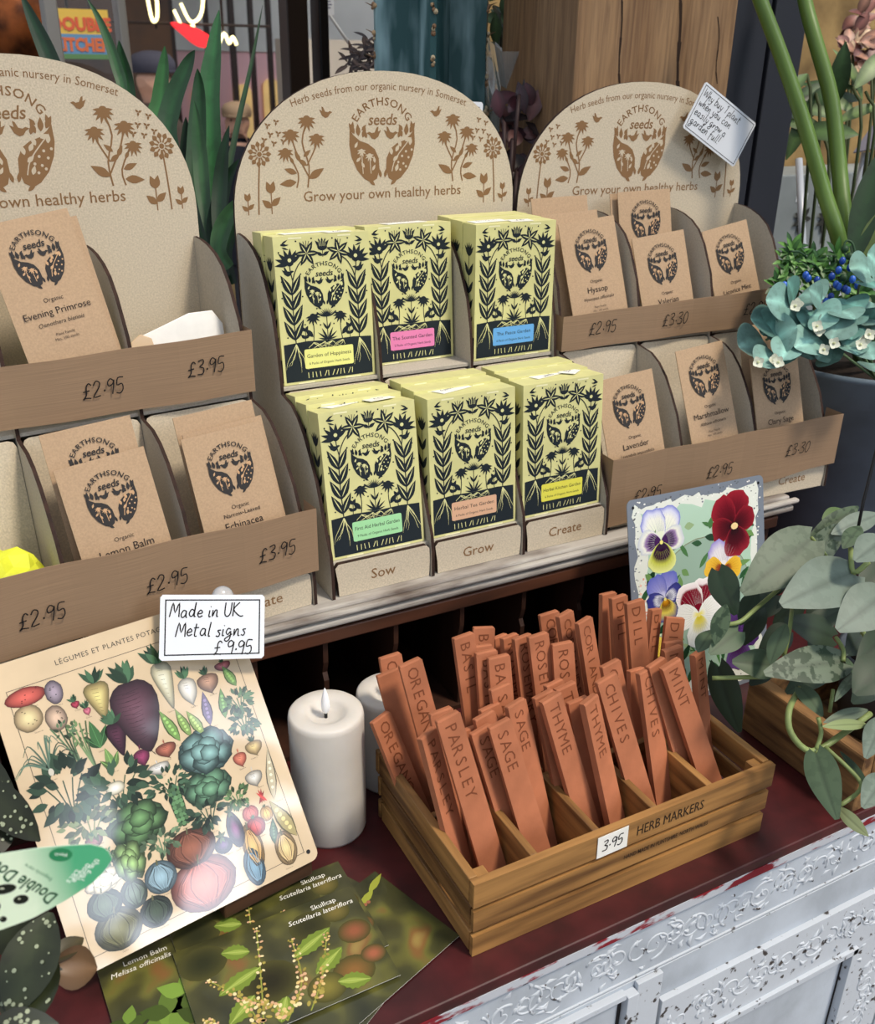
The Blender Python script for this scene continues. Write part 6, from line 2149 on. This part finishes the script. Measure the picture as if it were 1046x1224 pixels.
b = MB(); b.tube([c + Vector((0, 0, -.12)), Vector((c.x, c.y, -.74))], .012, 8); b.build('stems', mat('silk_stem', (96, 118, 84), .6), t)

# ------------------------------------------------------------------ right-hand background
ROCK = mat('tan_bark_wall', (176, 146, 96), .8, col2=(104, 82, 52), scale=7, lo=.35, hi=.68, detail=8, bump=.5, bscale=18)
GREYWALL = mat('pale_grey_wall', (150, 158, 160), .6, noise=.2, scale=4)
fl = MB(); fl.box(-6, -3, -.80, 6, 2.45, -.75, 0)
struct(fl.build('floor', mat('stone_floor', (120, 114, 108), .7, noise=.2, scale=5)))
wl = MB(); wl.box(1.02, 1.98, -.75, 4.2, 2.06, 2.4, 0)
struct(wl.build('wall_back', ROCK))
wl = MB(); wl.box(4.2, -3, -.75, 4.28, 2.06, 2.4, 0)
struct(wl.build('wall_right', GREYWALL))
t = thing('display_plinth', 'pale grey display plinth far back at the right edge', 'plinth', (2.2, 1.75, -.75))
b = MB()
pa, pb_ = Q(955, 140, 2.2), Q(1120, 140, 2.2)
b.box(1.40, 1.78, -.75, 3.2, 1.95, .52, 0)
b.build('cabinet', GREYWALL, t, bevel=.004)
b = MB()
for px, y0 in ((958, 235), (985, 240)):
    p = at(px, y0, 1, 1.78)
    b.box(p.x - .018, 1.7785, p.z - .012, p.x + .02, 1.7798, p.z + .008, 0)
b.build('price_labels', CARD, t)
b = MB()
for px in (958, 986):
    p = at(px, 262, 1, 1.778)
    for k in range(7):
        a = R_(51 * k)
        b.leaf(p, p + Vector((math.cos(a) * .03, -.004, math.sin(a) * .035)), .014, (0, -1, 0), 0, (50, 50, 46), nu=5, nv=1)
    b.tube([p, p + Vector((0, -.001, -.06))], .0016, 5, cols=(50, 50, 46))
b.build('painted_sprigs', LEAFG, t)
t = thing('metal_tube', 'thin pale metal tube standing behind the green flower stalks', 'tube', Q(958, 300, 1.98))
b = MB(); b.tube([Q(955, 190, 1.98), Q(960, 300, 1.98), Vector((Q(960, 300, 1.98).x, Q(960, 300, 1.98).y, -.748))], .0075, 10); b.build('pipe', mat('pale_metal', (176, 182, 192), .35, spec=.6), t)
bushy('orchid_spray', 'spray of brown and cream orchids at the upper right edge', 'flowers',
      [(1015, 40), (1028, 55), (1040, 35), (1020, 70), (1036, 76), (1046, 60), (1010, 60), (1030, 22), (1044, 90)], 1.95, 2.02, .045, .026,
      ((128, 84, 76), (150, 110, 92), (188, 160, 130), (96, 58, 56)), 7, (80, 90, 52), Q(1040, 320, 2.0), 5)
bushy('broad_leaf_plant', 'arching green-leaved plant beyond the flower stalks at right', 'plant',
      [(975, 110), (990, 130), (965, 90), (1000, 95), (985, 160), (960, 150), (1020, 105), (1005, 150), (1035, 110)], 1.75, 1.85, .12, .032,
      ((48, 72, 38), (70, 94, 50), (38, 54, 34), (88, 108, 62)), 8, (70, 84, 46), Q(995, 320, 2.05), 2)
t = thing('info_placard', 'grey tilted placard on a white leg at the right edge', 'placard', Q(1036, 182, 2.08))
b = MB()
F = Frame(Q(1020, 182, 2.06), Q(1075, 172, 2.04) - Q(1020, 182, 2.06), Q(1052, 132, 2.11) - Q(1020, 182, 2.06))
b.prism([(0, 0), (.10, 0), (.12, .08), (.052, .075)], F, -.003, 0, 0)
b.build('board', mat('placard_grey', (112, 110, 122), .4), t)
b = MB(); p = Q(1036, 182, 2.08); b.tube([p, Vector((p.x, p.y, -.748))], .011, 10); b.build('leg', mat('pale_metal', (176, 182, 192), .35, spec=.6), t)

# ------------------------------------------------------------------ shopfront and street behind on the left
STEELG = mat('brushed_steel', (150, 146, 140), .35, metal=.6)
DBRN = mat('dark_brown_frame', (52, 40, 34), .4)
Y0 = 2.40
for i, (px, w, m_, nm) in enumerate(((66, 14, STEELG, 1), (149, 9, STEELG, 2), (206, 8, DBRN, 3), (249, 5, DBRN, 4), (279, 6, DBRN, 5), (302, 5, DBRN, 6), (323, 5, DBRN, 7), (354, 26, DBRN, 8), (385, 12, mat('black_frame', (22, 22, 24), .4), 9))):
    Ym = 9.0 if nm in (3, 4, 5, 6, 7) else Y0
    p = at(px, 60, 1, Ym)
    ww = w / FPX * Ym * .96 / 2
    b = MB(); b.box(p.x - ww, Ym - .02, -.75 if Ym == Y0 else -1.45, p.x + ww, Ym + .04, 2.4 if Ym == Y0 else 5.39, 0)
    o = b.build('window_%d' % nm, m_, bevel=.003)
    struct(o)
b = MB()
xa, xb = at(66, 60, 1, Y0).x, at(149, 60, 1, Y0).x
b.box(xa, Y0 + .008, -.2, xb, Y0 + .012, 2.4, 0)
struct(b.build('window_10', mat('shop_glass', (255, 255, 255), .0, trans=1, spec=.5)))
b = MB(); b.box(-.9, Y0 - .02, -.75, 1.05, Y0 + .04, -.2, 0)
struct(b.build('trim_1', DBRN))
ST_Z = -1.45
b = MB(); b.box(-10, 2.5, ST_Z - .05, 16, 22, ST_Z, 0)
struct(b.build('street', mat('paving', (150, 144, 138), .8, noise=.2, scale=3)))
# pink shop across the way
PINK = mat('pink_render', (226, 178, 178), .7, noise=.06, scale=1)
CREAM = mat('cream_fascia', (206, 204, 196), .6, noise=.08, scale=2)
bd = thing('pink_shop', 'pink-painted shop across the street with lit arched windows', 'building', Q(300, 200, 11) * 1)
bd.location.z = ST_Z
Yb = 9.5
b = MB(); b.box(-1.6, Yb, ST_Z, 9.5, Yb + .4, at(300, 62, 1, Yb).z, 0); b.build('lower_wall', PINK, bd)
z1 = at(300, 62, 1, Yb).z
b = MB(); b.box(-1.6, Yb - .02, z1 + .001, 9.5, Yb + .4, 5.5, 0); b.build('upper_wall', CREAM, bd)
WARM = mat('warm_lit_pane', (150, 120, 80), .2, col2=(60, 50, 44), scale=3, lo=.4, hi=.6, emit=(255, 214, 140), estr=.5)
for px, py, w in ((292, 125, 18), (325, 118, 18), (240, 128, 16)):
    p = at(px, py, 1, Yb - .03)
    ww = w / FPX * 9.5 / 2
    b = MB()
    o = [(p.x - ww, p.z - .55), (p.x + ww, p.z - .55), (p.x + ww, p.z + .1)] + [(p.x + ww * math.cos(R_(k * 20)), p.z + .1 + ww * math.sin(R_(k * 20))) for k in range(1, 9)] + [(p.x - ww, p.z + .1)]
    b.prism(o, Frame((0, Yb - .01, 0), (1, 0, 0), (0, 0, 1)), 0, .03, 0)
    b.build('arched_window', WARM, bd)
NEON = mat('neon_warm', (255, 236, 180), .4, emit=(255, 238, 170), estr=3)
NEONR = mat('neon_red', (230, 50, 50), .4, emit=(235, 40, 50), estr=1.2)
t = thing('neon_sign', 'red oval and squiggly yellow neon sign glowing over the street', 'sign', at(230, 45, 1, 6.4))
b = MB()
for pts in ([(216, 4), (228, 26), (240, 18), (243, -6)], [(262, 52), (268, 40), (274, 52), (278, 44), (283, 54)], [(176, -4), (182, 24), (188, 20), (187, -6)], [(208, 12), (220, 34), (232, 30)]):
    b = MB(); b.tube(smooth([tuple(at(x, y, 1, 6.4)) for x, y in pts], 4), .010, 6)
    b.build('squiggle_tube', NEON, t)
b = MB()
pc = at(229, 42, 1, 6.4)
b.prism([(pc.x + .115 * math.cos(a) + .02 * math.sin(2 * a), pc.z + .045 * math.sin(a) - .05 * math.cos(a)) for a in [k * math.pi / 10 for k in range(20)]], Frame((0, 6.4, 0), (1, 0, 0), (0, 0, 1)), 0, .04, 0)
b.build('red_oval', NEONR, t)
b = MB()
for dx in (-.2, .2):
    b.tube([(pc.x + dx, 6.42, pc.z + .03), (pc.x + dx, 6.42, 5.4)], .008, 6)
b.tube([(pc.x - .45, 6.42, pc.z + .06), (pc.x + .5, 6.42, pc.z + .06)], .008, 6)
b.build('hanging_rods', DBRN, t)
b = MB(); b.box(-4, 6.0, 5.4, 9, 9.6, 5.5, 0); struct(b.build('ceiling', CREAM))
# interior at the far left: copper-brown side with the orange-lettered kiosk board
b = MB(); x_ = at(-60, 60, 1, 8.6).x; b.box(x_ - 1.5, 8.6, ST_Z, at(206, 60, 1, 8.6).x, 8.7, 5.39, 0)
struct(b.build('wall_kiosk', mat('dark_shop_inside', (58, 46, 40), .6, col2=(86, 60, 40), scale=2.5)))
t = thing('kiosk_board', 'yellow and blue board with orange letters behind the left shop window', 'sign', at(96, 40, 1, 4.17))
a_, c_ = at(68, 70, 1, 4.17), at(128, 12, 1, 4.17)
w_, h_ = c_.x - a_.x, c_.z - a_.z
b = MB()
FBD = Frame(a_, (1, 0, 0), (0, 0, 1))
b.box(0, 0, -.02, w_, h_, 0, 0, FBD)
A = Art()
A.rect(0, h_ * .50, w_, h_, (236, 196, 70), 1)
A.rect(0, h_ * .10, w_, h_ * .50, (96, 150, 196), 1)
A.rect(0, 0, w_, h_ * .10, (90, 140, 80), 1)
A.text('DOUBLE', w_ * .5, h_ * .58, h_ * .26, (226, 92, 40), bold=.05, lay=3, sx=.95)
A.text('KITCHEN', w_ * .5, h_ * .17, h_ * .26, (226, 112, 50), bold=.05, lay=3, sx=.82)
b.art(A, FBD, 1, z=.001, dz=.001)
b.build('board', [CARD, PRINT], t)
b = MB()
for dx in (.06, w_ - .06):
    b.tube([(a_.x + dx, 4.18, a_.z + h_), (a_.x + dx, 4.18, 4.4)], .006, 6)
b.build('hanging_rods', DBRN, t)
# copper lantern at the far left
t = thing('copper_lamp', 'copper lamp in the top left corner behind the window', 'lamp', at(18, 20, 1, 3.6))
pl = at(18, 25, 1, 3.6)
b = MB(); b.lathe([(.02, -.16), (.10, -.15), (.13, -.02), (.11, .10), (.04, .16), (.02, .18)], pl, 24); b.build('lamp_shade', mat('copper', (150, 84, 44), .35, col2=(70, 40, 26), scale=14, metal=.6), t)
b = MB(); b.tube([pl + Vector((0, 0, .18)), pl + Vector((0, 0, 2.6))], .006, 6); b.build('cord', DBRN, t)
# white notice and lattice over the street to the right of the brown frame
t = thing('white_notice', 'small white printed notice hanging high beside the black window post', 'notice', at(391, 6, 1, 3.2))
b = MB()
p = at(391, 6, 1, 3.2)
FN = Frame(p, (.95, -.3, 0), (0, 0, 1))
b.box(-.022, -.028, -.002, .022, .04, 0, 0, FN)
A = Art()
for k in range(4):
    A.rect(-.015, .018 - k * .009, .015 - .004 * (k % 2), .021 - k * .009, (90, 96, 130), 1)
b.art(A, FN, 1, z=.0004)
b.build('sheet', [CARD, PRINT], t)
b = MB(); b.tube([FN(0, .04, -.001), FN(0, .04, -.001) + Vector((0, 0, 2.2))], .002, 5); b.tube([FN(0, -.02, -.004), Q(424, 62, 3.3)], .005, 6); b.build('cord', CARD, t)
b = MB(); xg0, xg1 = at(340, 60, 1, 7.5).x, at(470, 60, 1, 7.5).x
b.box(xg0, 7.5, ST_Z, xg1 + 2.5, 7.7, at(420, 48, 1, 7.5).z, 0); struct(b.build('wall_far', mat('far_beige', (196, 184, 168), .7, noise=.1, scale=1.5)))

# ------------------------------------------------------------------ two people in the street
SKIN = mat('skin', (204, 160, 136), .5, sss=.1)


def person(px, py, d, label, coat_c, cap_c, trouser_c, turn, hunch=.0):
    """head centre seen at px, py; stands on the street"""
    hd = Q(px, py, d)
    foot = ST_Z
    Hh = hd.z + .12 - foot
    k = Hh / 1.75
    t = thing('person', label, 'person', (hd.x, hd.y, foot), 'people in the street')
    f = Vector((math.sin(turn), -math.cos(turn), 0))
    s = Vector((math.cos(turn), math.sin(turn), 0))
    o = Vector((hd.x, hd.y, foot))

    def p(a, fwd, z):
        return o + s * a * k + f * fwd * k + Vector((0, 0, z * k))
    J = {}
    verts, edges, rad = [], [], []

    def vv(n_, q, r):
        J[n_] = len(verts); verts.append(q - o); rad.append(r * k)

    def ee(a, b_):
        edges.append((J[a], J[b_]))
    vv('pel', p(0, -.02, .95), .15); vv('wst', p(0, -.02, 1.12), .145); vv('chs', p(0, -.02, 1.30), .165); vv('ups', p(0, -.02, 1.43), .11)
    vv('nk', p(0, .0, 1.50), .058); vv('hdl', p(0, .015, 1.58), .074); vv('hdm', p(0, .02, 1.645), .088); vv('hdt', p(0, .012, 1.70), .074)
    for a, b_ in (('pel', 'wst'), ('wst', 'chs'), ('chs', 'ups'), ('ups', 'nk'), ('nk', 'hdl'), ('hdl', 'hdm'), ('hdm', 'hdt')):
        ee(a, b_)
    for m_ in (-1, 1):
        n_ = 'L' if m_ < 0 else 'R'
        for nm, q, r in (('sh', p(.19 * m_, -.02, 1.40), .075), ('el', p(.25 * m_, -.03, 1.12), .052), ('wr', p(.20 * m_, .14, .98), .034), ('pm', p(.17 * m_, .19, .94), .036),
                         ('hp', p(.10 * m_, -.01, .86), .098), ('kn', p(.11 * m_, .02, .49), .064), ('an', p(.11 * m_, -.02, .09), .046), ('toe', p(.12 * m_, .13, .035), .038)):
            vv(nm + n_, q, r)
        for a, b_ in (('ups', 'sh' + n_), ('sh' + n_, 'el' + n_), ('el' + n_, 'wr' + n_), ('wr' + n_, 'pm' + n_), ('pel', 'hp' + n_), ('hp' + n_, 'kn' + n_), ('kn' + n_, 'an' + n_), ('an' + n_, 'toe' + n_)):
            ee(a, b_)
        for i in range(4):
            for j in range(2):
                vv('f%d%d%s' % (i, j, n_), p((.185 - .018 * i) * m_, .215 + .03 * j, .935 - .028 * j + .006 * i), .009)
            ee('pm' + n_, 'f%d0%s' % (i, n_)); ee('f%d0%s' % (i, n_), 'f%d1%s' % (i, n_))
        vv('th' + n_, p(.13 * m_, .20, .965), .010); ee('pm' + n_, 'th' + n_)
    vv('nose', p(0, .112, 1.63), .016); ee('hdm', 'nose')
    for m_ in (-1, 1):
        vv('ear%d' % m_, p(.088 * m_, .0, 1.63), .018); ee('hdm', 'ear%d' % m_)
    me = bpy.data.meshes.new('body')
    me.from_pydata([tuple(q) for q in verts], edges, [])
    ob = bpy.data.objects.new('body', me)
    COL.objects.link(ob)
    ob.parent = t
    sk = ob.modifiers.new('skin', 'SKIN')
    for i, r in enumerate(rad):
        me.skin_vertices[0].data[i].radius = (r, r)
    me.skin_vertices[0].data[0].use_root = True
    ss = ob.modifiers.new('sub', 'SUBSURF'); ss.levels = 2; ss.render_levels = 2
    me.materials.append(SKIN)
    # eyes and mouth
    b = MB()
    for m_ in (-1, 1):
        b.ball(p(.032 * m_, .092, 1.655), .010 * k, 0, 8, cols=(50, 40, 36))
    b.tube([p(-.026, .094, 1.585), p(0, .100, 1.583), p(.026, .094, 1.585)], .005 * k, 6, cols=(150, 90, 84))
    b.build('face_features', PRINT, t)
    # coat, trousers, shoes, cap
    def sleeve(b, a, c, e_, r):
        b.tube(smooth([tuple(a), tuple(c), tuple(e_)], 4), [r * k * q for q in (1, .98, .95, .92, .88, .84, .8, .76, .72)][:9], 12)
    b = MB()
    FBod = Frame(o, s, -f)
    prof = [(.20, .62), (.205, .80), (.20, .95), (.185, 1.12), (.20, 1.30), (.195, 1.40), (.14, 1.47), (.078, 1.505), (.07, 1.53)]
    vs, fs, n_ = [], [], 20
    for r, z in prof:
        for i in range(n_):
            a = 2 * math.pi * i / n_
            vs.append(p(r * 1.1 * math.cos(a), r * .85 * math.sin(a) - .02, z))
    for j in range(len(prof) - 1):
        for i in range(n_):
            q = (i + 1) % n_
            fs.append((j * n_ + i, j * n_ + q, (j + 1) * n_ + q, (j + 1) * n_ + i))
    b.add(vs, fs, 0, sm=True)
    for m_ in (-1, 1):
        sleeve(b, p(.185 * m_, -.02, 1.41), p(.255 * m_, -.03, 1.12), p(.205 * m_, .12, .99), .085)
    b.build('coat', mat('coat_' + cat_name(coat_c), coat_c, .8, noise=.15, scale=20), t)
    b = MB()
    for m_ in (-1, 1):
        b.tube(smooth([tuple(p(.10 * m_, -.01, .92)), tuple(p(.11 * m_, .02, .49)), tuple(p(.11 * m_, -.01, .07))], 4), [q * k for q in (.118, .115, .11, .10, .092, .088, .084, .08, .078)], 12)
    b.build('trousers', mat('trousers_' + cat_name(trouser_c), trouser_c, .8), t)
    for m_ in (-1, 1):
        b = MB(); b.ball(p(.115 * m_, .05, .05), .05 * k, 0, 12, sq=(1.1, 1.1, .9)); b.ball(p(.12 * m_, .12, .04), .05 * k, 0, 12, sq=(1, 1, .75)); b.build('shoe', BLK, t)
    b = MB()
    prof = [(.104, 1.675), (.112, 1.70), (.108, 1.735), (.085, 1.765), (.04, 1.78), (.002, 1.783)]
    vs, fs = [], []
    for r, z in prof:
        for i in range(n_):
            a = 2 * math.pi * i / n_
            vs.append(p(r * math.cos(a), r * 1.12 * math.sin(a) + .015, z))
    for j in range(len(prof) - 1):
        for i in range(n_):
            q = (i + 1) % n_
            fs.append((j * n_ + i, j * n_ + q, (j + 1) * n_ + q, (j + 1) * n_ + i))
    b.add(vs, fs, 0, sm=True)
    br = [(-.085, .09), (-.075, .145), (-.04, .178), (0, .186), (.04, .178), (.075, .145), (.085, .09)]
    vs = [p(x, y, 1.692) for x, y in br] + [p(x, y, 1.680) for x, y in br]
    b.add(vs, [tuple(range(7)), tuple(range(7, 14))[::-1]] + [(i, i + 1, i + 8, i + 7)[::-1] for i in range(6)], 0)
    b.build('flat_cap', mat('cap_' + cat_name(cap_c), cap_c, .85), t)


def cat_name(c):
    return '%d_%d_%d' % c


person(284, 146, 7.7, 'person in a navy coat and tan flat cap standing in the street', (28, 32, 44), (150, 128, 104), (40, 42, 50), R_(-25))
person(180, 92, 6.5, 'person with a dark cap seen behind the left shop window', (70, 58, 52), (62, 62, 74), (50, 48, 46), R_(50))
